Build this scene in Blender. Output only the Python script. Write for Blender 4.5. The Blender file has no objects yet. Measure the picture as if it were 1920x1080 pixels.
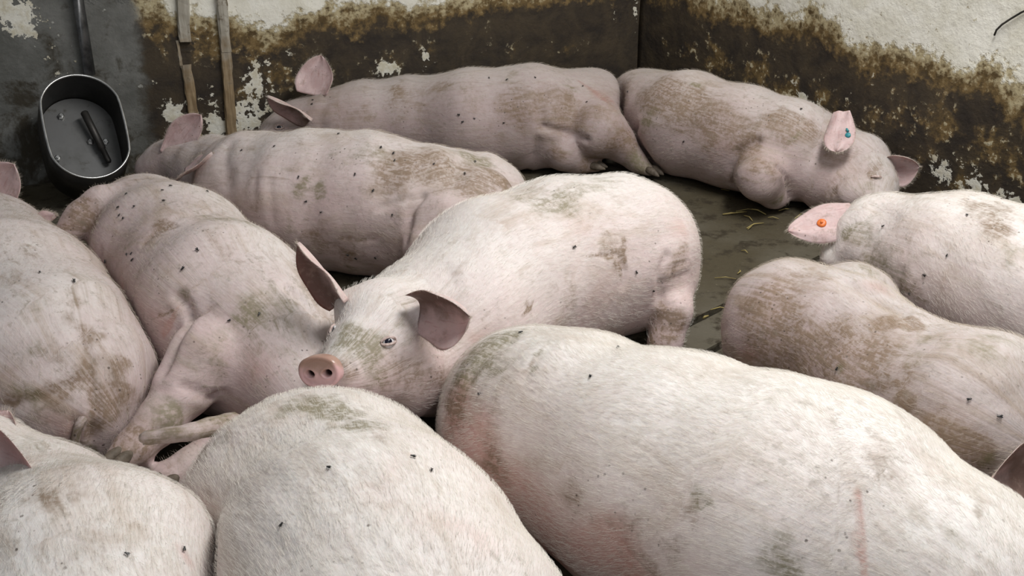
import bpy, bmesh, math, random
import numpy as np
from mathutils import Vector, Matrix
from mathutils.bvhtree import BVHTree
# ------------------------------------------------------------------ camera, light, exposure
sc = bpy.context.scene
col = sc.collection
cam = bpy.data.cameras.new('camera'); camo = bpy.data.objects.new('camera', cam); col.objects.link(camo)
camo.location = (0, 0, 1.3); camo.rotation_euler = (math.radians(65), 0, 0)
cam.sensor_width = 36; cam.lens = 36 * 2100 / 1920; cam.clip_start = .02
sc.camera = camo
sc.view_settings.view_transform = 'Standard'; sc.view_settings.look = 'None'
sc.view_settings.gamma = 1; sc.view_settings.use_curve_mapping = False
sc.view_settings.exposure = 0.0
w = bpy.data.worlds.new('world'); sc.world = w; w.use_nodes = True
w.node_tree.nodes['Background'].inputs[0].default_value = (.93, .97, 1, 1)
w.node_tree.nodes['Background'].inputs[1].default_value = .16
def area(name, loc, target, sx, sy, power, colr):
    l = bpy.data.lights.new(name, 'AREA'); l.shape = 'RECTANGLE'; l.size = sx; l.size_y = sy; l.energy = power; l.color = colr
    o = bpy.data.objects.new(name, l); col.objects.link(o); o.location = loc
    o.rotation_euler = (Vector(target) - Vector(loc)).to_track_quat('-Z', 'Y').to_euler()
area('ceiling_tube_light', (1.0, 2.0, 2.7), (.75, 2.1, 0), 1.8, .5, 79, (1, .985, .965))
area('camera_side_fill', (1.0, -1.2, 2.3), (.2, 2.6, .3), 2.2, 1.2, 26, (.94, .97, 1))  # unseen soft fill light, added behind the camera

# ------------------------------------------------------------------ helpers
def tag(o, label=None, cat=None, group=None, kind=None):
    for k, v in (('label', label), ('category', cat), ('group', group), ('kind', kind)):
        if v: o[k] = v
    return o
def empty(name, loc=(0, 0, 0)):
    o = bpy.data.objects.new(name, None); col.objects.link(o); o.location = loc; o.empty_display_size = .1
    return o
def mesh_obj(name, verts, faces, mat, parent=None, smooth=True, loc=None):
    me = bpy.data.meshes.new(name); me.from_pydata([tuple(v) for v in verts], [], faces); me.update()
    if smooth: me.polygons.foreach_set('use_smooth', [True] * len(me.polygons))
    return link(name, me, mat, parent)
def link(name, me, mat, parent=None):
    o = bpy.data.objects.new(name, me); col.objects.link(o)
    for m in (mat if isinstance(mat, (list, tuple)) else [mat]): me.materials.append(m)
    if parent:
        o.parent = parent; o.matrix_parent_inverse = parent_inv(parent)
    return o
def parent_inv(p):
    m = Matrix.Identity(4); q = p
    ch = []
    while q: ch.append(q); q = q.parent
    for q in reversed(ch): m = m @ q.matrix_parent_inverse @ q.matrix_basis
    return m.inverted()
def bm_obj(name, bm, mat, parent=None, smooth=True):
    me = bpy.data.meshes.new(name); bmesh.ops.recalc_face_normals(bm, faces=bm.faces); bm.to_mesh(me); bm.free()
    if smooth: me.polygons.foreach_set('use_smooth', [True] * len(me.polygons))
    return link(name, me, mat, parent)
def frame_of(axis, hint=(0, 0, 1)):
    a = Vector(axis).normalized(); h = Vector(hint)
    x = h.cross(a)
    if x.length < 1e-4: x = Vector((1, 0, 0)).cross(a)
    x.normalize(); return x, a.cross(x).normalized(), a
def add_tube(bm, pts, radii, seg=10, cap=True):
    pts = [Vector(p) for p in pts]
    if not isinstance(radii, (list, tuple)): radii = [radii] * len(pts)
    rings = []; hint = Vector((.13, .37, .92))
    for i, p in enumerate(pts):
        ax = (pts[min(i + 1, len(pts) - 1)] - pts[max(i - 1, 0)])
        x, y, _ = frame_of(ax, hint)
        rings.append([bm.verts.new(p + radii[i] * (x * math.cos(2 * math.pi * k / seg) + y * math.sin(2 * math.pi * k / seg))) for k in range(seg)])
    for a, b in zip(rings, rings[1:]):
        for k in range(seg): bm.faces.new((a[k], a[(k + 1) % seg], b[(k + 1) % seg], b[k]))
    if cap:
        bm.faces.new(rings[0][::-1]); bm.faces.new(rings[-1])
def add_box(bm, c, s, M=None, bev=0):
    r = bmesh.ops.create_cube(bm, size=1); vs = r['verts']
    for v in vs:
        v.co = Vector((v.co.x * s[0] + c[0], v.co.y * s[1] + c[1], v.co.z * s[2] + c[2]))
    if bev:
        es = list({e for v in vs for e in v.link_edges})
        r2 = bmesh.ops.bevel(bm, geom=es, offset=bev, segments=2, affect='EDGES', profile=.7)
    return vs

# ------------------------------------------------------------------ node helpers
class NT:
    def __init__(s, name, rough=.6, spec=.4):
        s.m = bpy.data.materials.new(name); s.m.use_nodes = True; s.t = s.m.node_tree
        s.b = s.t.nodes['Principled BSDF']; s.b.inputs['Roughness'].default_value = rough
        s.b.inputs['Specular IOR Level'].default_value = spec
    def n(s, typ, **kw):
        nd = s.t.nodes.new('ShaderNode' + typ)
        for k, v in kw.items(): setattr(nd, k, v)
        return nd
    def put(s, sock, v):
        if hasattr(v, 'is_linked') or hasattr(v, 'links'): s.t.links.new(v, sock)
        elif isinstance(v, (tuple, list)) and sock.type == 'RGBA' and len(v) == 3: sock.default_value = (*v, 1)
        else: sock.default_value = v
    def attr(s, name, out='Fac'): return s.n('Attribute', attribute_name=name).outputs[out]
    def noise(s, vec, scale, detail=4, rough=.55, dist=0):
        nd = s.n('TexNoise'); nd.inputs['Scale'].default_value = scale; nd.inputs['Detail'].default_value = detail
        nd.inputs['Roughness'].default_value = rough; nd.inputs['Distortion'].default_value = dist
        s.put(nd.inputs['Vector'], vec); return nd.outputs['Fac']
    def voro(s, vec, scale, feature='F1', out='Distance'):
        nd = s.n('TexVoronoi', feature=feature); nd.inputs['Scale'].default_value = scale
        s.put(nd.inputs['Vector'], vec); return nd.outputs[out]
    def math(s, op, a, b=0.0, clamp=False):
        nd = s.n('Math', operation=op, use_clamp=clamp); s.put(nd.inputs[0], a); s.put(nd.inputs[1], b); return nd.outputs[0]
    def ss(s, v, lo, hi, to0=0.0, to1=1.0):
        nd = s.n('MapRange', interpolation_type='SMOOTHSTEP'); s.put(nd.inputs['Value'], v)
        for k, x in (('From Min', lo), ('From Max', hi), ('To Min', to0), ('To Max', to1)): nd.inputs[k].default_value = x
        return nd.outputs[0]
    def mix(s, f, a, b, mode='MIX'):
        nd = s.n('Mix', data_type='RGBA', blend_type=mode); s.put(nd.inputs[0], f); s.put(nd.inputs[6], a); s.put(nd.inputs[7], b); return nd.outputs[2]
    def mapv(s, vec, scale=(1, 1, 1), loc=(0, 0, 0)):
        nd = s.n('Mapping'); s.put(nd.inputs['Vector'], vec); nd.inputs['Scale'].default_value = scale; nd.inputs['Location'].default_value = loc
        return nd.outputs[0]
    def bump(s, h, strength=.5, dist=.002):
        nd = s.n('Bump'); nd.inputs['Strength'].default_value = strength; nd.inputs['Distance'].default_value = dist
        s.put(nd.inputs['Height'], h); s.t.links.new(nd.outputs[0], s.b.inputs['Normal'])
    def pos(s): return s.n('NewGeometry').outputs['Position']
    def obj(s): return s.n('TexCoord').outputs['Object']
    def base(s, c): s.put(s.b.inputs['Base Color'], c)

# ------------------------------------------------------------------ materials
def wall_material():
    k = NT('stained_limewash', .75, .25); p = k.obj()
    h = k.attr('h'); patch = k.attr('patch'); conc = k.attr('conc'); och = k.attr('ochre')
    n1 = k.noise(p, 5, 8, .62); n2 = k.noise(p, 26, 6, .65); n3 = k.noise(p, 9, 7, .66, .4); n4 = k.noise(p, 60, 4, .6)
    ctr = lambda v, a: k.math('MULTIPLY', k.math('SUBTRACT', v, .5), a)
    hh = k.math('ADD', k.math('ADD', h, ctr(n1, .28)), k.math('ADD', ctr(n2, .16), ctr(n4, .05)))
    pn = k.math('ADD', k.math('ADD', patch, ctr(n2, 2.2)), k.math('ADD', ctr(n1, 1.0), ctr(n4, .8)))
    white = k.mix(k.ss(n3, .35, .75), (.86, .84, .76), (.70, .67, .56))
    white = k.mix(k.ss(k.noise(p, 45, 5, .7), .62, .72), white, (.30, .24, .15))
    dark = k.mix(k.ss(n3, .3, .7), (.030, .024, .020), (.072, .054, .034))
    ochre = k.mix(k.ss(n2, .35, .65), (.085, .055, .022), (.215, .145, .062))
    # dried dung over the band: ochre clumps where the ochre mark lies
    oc = k.math('ADD', k.math('ADD', k.math('SUBTRACT', och, .08), ctr(n3, 1.7)), ctr(n2, 1.4))
    c = k.mix(k.ss(oc, .30, .75), dark, ochre)
    c = k.mix(k.math('MULTIPLY', k.ss(k.math('ADD', n2, ctr(n4, .9)), .60, .70), k.ss(oc, .2, .6)), c, (.50, .44, .30))
    c = k.mix(k.ss(k.math('ADD', oc, ctr(n4, 1.2)), .80, 1.0), c, (.43, .37, .24))
    c = k.mix(k.ss(hh, -.07, -.02), c, ochre)
    c = k.mix(k.ss(k.math('ADD', hh, ctr(n4, .12)), -.02, .04), c, (.46, .39, .24))
    wm = k.ss(hh, .03, .06); c = k.mix(wm, c, white)
    # bare grey cement
    cem = k.mix(k.ss(n1, .35, .65), (.115, .115, .105), (.19, .19, .178))
    cem = k.mix(k.ss(k.math('ADD', n3, k.math('MULTIPLY', h, -.35)), .56, .72), cem, (.055, .047, .034))
    cem = k.mix(k.ss(k.noise(p, 38, 3, .5), .70, .73), cem, (.36, .36, .33))
    cm = k.ss(k.math('ADD', k.math('ADD', conc, ctr(n1, .10)), ctr(n2, .05)), -.02, .03); c = k.mix(cm, c, cem)
    pm = k.ss(pn, .48, .56); c = k.mix(pm, c, k.mix(k.ss(n2, .4, .7), (.78, .76, .68), (.58, .53, .40)))
    k.base(c)
    rel = k.math('ADD', k.math('MULTIPLY', k.math('MAXIMUM', wm, pm), 1.2), k.math('ADD', k.math('MULTIPLY', n2, 1.2), k.math('MULTIPLY', n4, .5)))
    k.bump(rel, .6, .006)
    return k.m
def floor_material():
    k = NT('dirty_concrete', .7, .16); p = k.pos()
    n1 = k.noise(p, 2.2, 6, .6); n2 = k.noise(p, 14, 7, .65); n3 = k.noise(p, 70, 4, .6)
    c = k.mix(k.ss(n1, .35, .65), (.070, .058, .036), (.112, .100, .076))
    c = k.mix(k.ss(n2, .50, .64), c, (.040, .032, .021))
    c = k.mix(k.ss(n3, .64, .72), c, (.14, .125, .085))
    k.base(c); k.put(k.b.inputs['Roughness'], k.ss(n2, .3, .7, .55, .8))
    k.bump(k.math('ADD', n2, k.math('MULTIPLY', n3, .5)), .6, .006)
    return k.m
def skin_material(tint, grime, seed, tone=1.0):
    k = NT('pig_skin', .55, .3); p0 = k.pos(); p = k.mapv(p0, loc=(seed * 3.1, seed * 1.7, seed * .9))
    fv = k.attr('flow', 'Vector')
    fl = k.mapv(fv, scale=(24, 120, 60), loc=(seed, seed * 2, 0)); fl2 = k.mapv(fv, scale=(9, 40, 20), loc=(seed * 2, seed, 0))
    fl3 = k.mapv(fv, scale=(4.5, 13, 10), loc=(seed * 4, seed, 0))
    dors = k.attr('dors'); dirt = k.attr('mud'); dung = k.attr('dung'); red = k.attr('red')
    nb = k.noise(p, 4.5, 5, .6); nm = k.noise(p, 17, 7, .68, .4); nf = k.noise(p, 75, 4, .6); nx = k.noise(p, 160, 3, .6)
    st = k.noise(fl, 1.0, 4, .65, .6); st2 = k.noise(fl2, 1.0, 6, .66, .8); st3 = k.noise(fl3, 1.0, 7, .68, .8)
    ctr = lambda v, a: k.math('MULTIPLY', k.math('SUBTRACT', v, .5), a)
    q = lambda c: tuple(x * tone for x in c)
    pale = q((.835, .80, .765)); pink = q((.68, .530, .515)); tan = q((.47, .36, .275))
    f = k.math('ADD', k.math('ADD', k.math('MULTIPLY', dors, .50), .05 + tint * .50), k.math('ADD', ctr(nb, .8), ctr(nm, .5)), True)
    c = k.mix(f, pink, pale)
    c = k.mix(k.ss(k.math('ADD', red, ctr(nm, .6)), .1, .95, 0, .85), c, q((.60, .345, .30)))
    c = k.mix(k.ss(nf, .35, .7, 0, .20), c, q((.50, .36, .34)))
    # tan grime that lies along the hair
    c = k.mix(k.ss(k.math('ADD', st3, ctr(nm, .35)), .45, .72, 0, .36 + .50 * grime), c, tan)
    c = k.mix(k.ss(k.math('ADD', st2, ctr(nb, .5)), .56, .76, 0, .18 + .38 * grime), c, q((.33, .255, .185)))
    c = k.mix(k.ss(st, .44, .66, 0, .15), c, q((.92, .88, .82)))
    # smears of mud and dung
    fine = k.ss(k.math('ADD', k.math('ADD', st, ctr(nf, .6)), ctr(nx, .5)), .34, .62, .38, 1.0)
    d1 = k.math('ADD', k.math('MULTIPLY', dirt, 1.12), k.math('ADD', ctr(nm, 1.5), ctr(st2, 1.1)))
    c = k.mix(k.math('MULTIPLY', k.ss(d1, .18, .95, 0, .86), fine), c, (.215, .145, .090))
    g1 = k.math('ADD', k.math('MULTIPLY', dung, 1.15), k.math('ADD', ctr(nm, 1.5), ctr(st2, 1.0)))
    c = k.mix(k.math('MULTIPLY', k.ss(g1, .20, 1.0, 0, .84), fine), c, (.195, .17, .095))
    fk = k.noise(p, 42, 6, .68, .3); fm = k.ss(k.noise(p, 3.2, 5, .6), .42 - grime * .08, .62 - grime * .05)
    c = k.mix(k.math('MULTIPLY', k.ss(k.math('ADD', fk, ctr(st, .35)), .54, .68, 0, .22 + .42 * grime), fm), c, (.25, .205, .155))
    # small dark flecks, thick only in places
    vd = k.voro(p, 62); msk = k.ss(k.math('ADD', k.noise(p, 5, 5, .65), k.math('MULTIPLY', dirt, .10)), .54 - grime * .12, .70 - grime * .08)
    c = k.mix(k.math('MULTIPLY', k.ss(k.math('ADD', vd, ctr(nf, .5)), .06, .17, .85, 0), msk), c, (.10, .075, .06))
    k.base(c)
    hgt = k.math('ADD', k.math('ADD', k.math('MULTIPLY', nf, .5), k.math('MULTIPLY', st, .35)), k.math('ADD', k.math('MULTIPLY', nm, .8), k.math('MULTIPLY', st2, .6)))
    k.bump(hgt, .34, .006)
    k.b.inputs['Subsurface Weight'].default_value = .08
    k.b.inputs['Subsurface Radius'].default_value = (1, .4, .28); k.b.inputs['Subsurface Scale'].default_value = .010
    return k.m
def ear_material(inner, seed):
    k = NT('ear_inner_skin' if inner else 'ear_outer_skin', .55, .3); p = k.mapv(k.pos(), loc=(seed, seed * 2, 0))
    u = k.attr('eu'); v = k.attr('ev'); d = k.attr('brown')
    n1 = k.noise(p, 22, 6, .6); n2 = k.noise(p, 85, 4, .6)
    ctr = lambda q, a: k.math('MULTIPLY', k.math('SUBTRACT', q, .5), a)
    if inner:
        c = k.mix(k.ss(n1, .3, .7), (.52, .37, .36), (.66, .51, .50))
        # veins and ridges running to the tip
        vv = k.n('CombineXYZ'); k.put(vv.inputs[0], k.math('MULTIPLY', u, 2.0)); k.put(vv.inputs[1], k.math('MULTIPLY', v, 7.0))
        c = k.mix(k.ss(k.noise(vv.outputs[0], 1.3, 3, .5), .55, .7, 0, .45), c, (.38, .20, .18))
        c = k.mix(k.ss(k.math('ADD', d, ctr(n1, .8)), .30, .80, 0, .93), c, (.105, .058, .042))
    else:
        c = k.mix(k.ss(n1, .3, .7), (.58, .43, .41), (.70, .58, .54))
        c = k.mix(k.ss(k.math('ADD', n1, ctr(n2, .3)), .60, .75, 0, .6), c, (.25, .17, .13))
    c = k.mix(k.math('MULTIPLY', k.ss(k.math('ADD', k.voro(p, 60), ctr(n2, .5)), .05, .17, .8, 0), k.ss(n1, .44, .56)), c, (.15, .105, .085))
    c = k.mix(k.ss(k.math('ADD', k.noise(p, 48, 6, .7), ctr(n1, .5)), .52, .68, 0, .45), c, (.30, .21, .17))
    k.base(c); k.bump(k.math('ADD', n1, k.math('MULTIPLY', n2, .6)), .4, .004)
    k.b.inputs['Subsurface Weight'].default_value = .15
    k.b.inputs['Subsurface Radius'].default_value = (1, .3, .2); k.b.inputs['Subsurface Scale'].default_value = .012
    return k.m
def plain(name, c1, c2, rough=.5, spec=.4, scale=40, metal=0, bump=.3):
    k = NT(name, rough, spec); p = k.obj(); n = k.noise(p, scale, 5, .6)
    k.base(k.mix(k.ss(n, .35, .65), c1, c2)); k.b.inputs['Metallic'].default_value = metal
    k.bump(n, bump, .002); return k.m
def hair_material(c):
    k = NT('pig_bristle', .45, .35); k.base(k.mix(k.noise(k.pos(), 9, 3), (c[0] * .8, c[1] * .76, c[2] * .7), c)); return k.m
def eye_material():
    k = NT('eyeball', .18, .35); r = k.attr('pupil')
    c = k.mix(k.ss(r, .0068, .0078), (.010, .010, .02), (.66, .65, .66)); k.base(c); return k.m
def steel_material():
    k = NT('dulled_steel_plate', .5, .4); p = k.obj(); n = k.noise(p, 9, 6, .6); n2 = k.noise(p, 30, 6, .65)
    c = k.mix(k.ss(n, .35, .7), (.150, .150, .148), (.105, .105, .10)); c = k.mix(k.ss(n2, .56, .72, 0, .75), c, (.055, .048, .036))
    k.base(c); k.b.inputs['Metallic'].default_value = .25; k.put(k.b.inputs['Roughness'], k.ss(n, .3, .7, .35, .6)); return k.m
def water_material():
    k = NT('drinking_water', .04, .5); k.base((.20, .21, .205)); k.b.inputs['Transmission Weight'].default_value = .55; k.b.inputs['IOR'].default_value = 1.33
    k.bump(k.noise(k.obj(), 30, 2), .15, .002); return k.m

# ------------------------------------------------------------------ data of the room (metres)
CORNER = (0.5043, 4.4739, 0.0)
LDIR = (-0.93, -0.3676)
RDIR = (0.57, -0.8216)
WL_LINE = [(-0.2305, 0.5735), (0.029, 0.5584), (0.4556, 0.5255), (0.7544, 0.4968), (1.0804, 0.4779), (1.2757, 0.4736), (1.3813, 0.4629), (1.469, 0.4268), (1.56, 0.4435), (1.6486, 0.4654), (1.7511, 0.5042), (1.816, 0.5449), (1.8797, 0.5583),
 (2.3026, 0.6057)]
WL_PATCH = [(1.5222, 0.2603, 0.069, 0.099, 0.75), (1.5597, 0.1666, 0.075, 0.087, 0.9), (1.4785, 0.3235, 0.054, 0.062, 0.55), (1.8152, 0.1996, 0.058, 0.053, 0.9), (1.6759, 0.134, 0.035, 0.059, 1.0), (1.683, 0.2377, 0.029, 0.037, 0.55),
 (1.8484, 0.2921, 0.024, 0.029, 0.4), (1.0402, 0.2835, 0.056, 0.046, 0.8), (0.8845, 0.3135, 0.026, 0.052, 0.7), (0.3066, 0.2798, 0.022, 0.038, 0.6), (0.0173, 0.4241, 0.014, 0.071, 0.6), (0.1154, 0.4209, 0.016, 0.054, 0.3),
 (2.2615, 0.5689, 0.072, 0.076, 0.95), (2.236, 0.512, 0.023, 0.045, 0.8), (2.287, 0.6046, 0.067, 0.044, 0.8), (2.1724, 0.4225, 0.057, 0.05, 0.42), (2.1453, 0.3844, 0.046, 0.032, 0.45), (1.9323, 0.0618, 0.015, 0.019, 0.7),
 (2.2328, -0.0565, 0.034, 0.019, 0.5), (1.3983, 0.3737, 0.034, 0.03, 0.5), (1.666, 0.4704, 0.052, 0.052, 0.45), (1.5706, 0.5179, 0.072, 0.048, 0.45)]
WL_OCHRE = [(1.8251, 0.474, 0.06, 0.056, 0.6900000000000001), (1.6722, 0.4157, 0.082, 0.067, 0.644), (1.5279, 0.3942, 0.104, 0.087, 0.7360000000000001), (1.4427, 0.301, 0.084, 0.089, 0.7360000000000001), (1.3619, 0.3514, 0.063, 0.059, 0.46),
 (1.0493, 0.3042, 0.087, 0.062, 0.552), (0.8839, 0.3294, 0.055, 0.072, 0.5060000000000001), (0.6725, 0.3316, 0.089, 0.042, 0.276), (0.5423, 0.3103, 0.068, 0.053, 0.36800000000000005), (0.3183, 0.2913, 0.058, 0.054, 0.46),
 (1.2112, 0.2794, 0.065, 0.041, 0.46), (1.7543, 0.33, 0.041, 0.038, 0.276), (0.1167, 0.4519, 0.046, 0.065, 0.46), (-0.0487, 0.4298, 0.047, 0.066, 0.36800000000000005), (1.2411, 0.4178, 0.084, 0.04, 0.276),
 (1.525, 0.2315, 0.105, 0.079, 0.644)]
WL_CONC = 1.8885
WR_LINE = [(-0.0226, 0.5434), (0.2687, 0.5213), (0.3837, 0.5079), (0.5724, 0.5058), (0.7718, 0.5113), (0.9584, 0.5045), (1.0718, 0.4801), (1.159, 0.4626), (1.3357, 0.4775), (1.4497, 0.4684), (1.5583, 0.4596), (1.6652, 0.4365), (1.7992, 0.4144)]
WR_PATCH = [(0.8792, 0.2607, 0.071, 0.038, 0.8), (0.8016, 0.296, 0.043, 0.034, 0.6), (0.9764, 0.2387, 0.033, 0.023, 0.5), (1.2881, 0.3075, 0.017, 0.026, 0.5), (1.4421, 0.1663, 0.064, 0.047, 0.7), (1.5654, 0.159, 0.054, 0.042, 0.75),
 (1.676, 0.1417, 0.053, 0.037, 0.7), (1.1506, 0.3888, 0.027, 0.022, 0.3), (0.9671, 0.4482, 0.018, 0.018, 0.3), (1.1967, 0.2415, 0.018, 0.027, 0.4)]
WR_OCHRE = [(0.2876, 0.325, 0.078, 0.063, 0.61824), (0.461, 0.3084, 0.087, 0.071, 0.7728000000000002), (0.6477, 0.3168, 0.084, 0.079, 0.8243200000000002), (0.8072, 0.2557, 0.103, 0.087, 0.8758400000000001), (0.946, 0.287, 0.07, 0.066, 0.61824),
 (1.0423, 0.2543, 0.078, 0.074, 0.5667200000000001), (1.1683, 0.2842, 0.076, 0.071, 0.5667200000000001), (1.2932, 0.2794, 0.111, 0.087, 0.61824), (1.4451, 0.3, 0.107, 0.084, 0.6697600000000001), (1.5764, 0.2839, 0.105, 0.098, 0.61824),
 (1.3556, 0.1559, 0.093, 0.07, 0.5152000000000001), (1.6751, 0.229, 0.103, 0.097, 0.61824), (0.3957, 0.3949, 0.088, 0.03, 0.30912), (1.512, 0.1484, 0.108, 0.068, 0.5667200000000001), (1.6651, 0.1098, 0.105, 0.066, 0.72128),
 (1.1414, 0.1879, 0.077, 0.073, 0.5152000000000001), (0.1674, 0.323, 0.046, 0.043, 0.4121600000000001)]
SLAT0 = (0.4546, 2.5858, 0.0)
BAT1 = [(1.756, 0), (1.7322, 0.6885), (1.7473, 0.4477), (1.7534, 0.3672), (1.7467, 0.0955), (1.7717, 0.4515), (1.7689, 0.3575)]
BAT_Z = 0.4038
BAT2 = [(1.6301, 0), (1.6071, 0.6812), (1.6156, 0.4017), (1.6281, 0.0351)]
BOWL_C = (-1.3524, 3.4346, 0.2655)
BOWL_TILT = 42
BOWL_YAW = 11
BOWL_A = 0.122
BOWL_B = 0.182
BOWL_ROLL = -5
BOWL_D = 0.15
BOLTS = [(-0.035, 0.115), (0.03, 0.01), (0.075, 0.0), (-0.085, -0.03)]
NIP = [(0.03, 0.1), (0.062, -0.085)]
WATER = (0, -0.13)
PIPE = [(2.0671, 0.7077), (2.0671, 0.3682)]
STRAW = [((0.6714, 3.3343, 0.004), (0.7216, 3.3484, 0.004), 0.00264), ((0.702, 3.3437, 0.004), (0.7524, 3.3579, 0.004), 0.00216), ((0.7741, 3.3817, 0.004), (0.8091, 3.3343, 0.004), 0.00216),
 ((0.7377, 3.325, 0.004), (0.7558, 3.2789, 0.004), 0.00156), ((0.7255, 3.2163, 0.004), (0.7873, 3.2608, 0.004), 0.0018), ((0.8101, 3.3064, 0.004), (0.8419, 3.2972, 0.004), 0.0014399999999999999),
 ((0.7271, 3.2075, 0.004), (0.7454, 3.234, 0.004), 0.0012), ((0.7191, 3.3626, 0.004), (0.7894, 3.3722, 0.004), 0.0012), ((0.8924, 3.2972, 0.004), (0.9303, 3.3437, 0.004), 0.0014399999999999999),
 ((0.5659, 2.8462, 0.004), (0.6242, 2.8391, 0.004), 0.0012), ((0.5214, 2.6433, 0.004), (0.5688, 2.6497, 0.004), 0.00156), ((0.494, 2.5932, 0.004), (0.5103, 2.6087, 0.004), 0.0028799999999999997),
 ((0.6763, 3.0398, 0.004), (0.6921, 3.0238, 0.004), 0.0014399999999999999), ((0.6352, 2.8752, 0.004), (0.6445, 2.901, 0.004), 0.0018), ((0.6525, 2.8319, 0.004), (0.6622, 2.8284, 0.004), 0.0018),
 ((0.7058, 3.5674, 0.004), (0.7318, 3.5517, 0.004), 0.0014399999999999999), ((0.857, 3.3674, 0.004), (0.8945, 3.3817, 0.004), 0.0014399999999999999)]
STRAW_FROM = (0.8483, 3.1739, 0.0)
WIRE = [(1.4327, 3.1286, 0.6949), (1.4166, 3.1519, 0.6758), (1.4005, 3.1751, 0.6533), (1.3883, 3.1926, 0.6347), (1.3807, 3.2036, 0.6173), (1.3786, 3.2066, 0.6015)]
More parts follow.
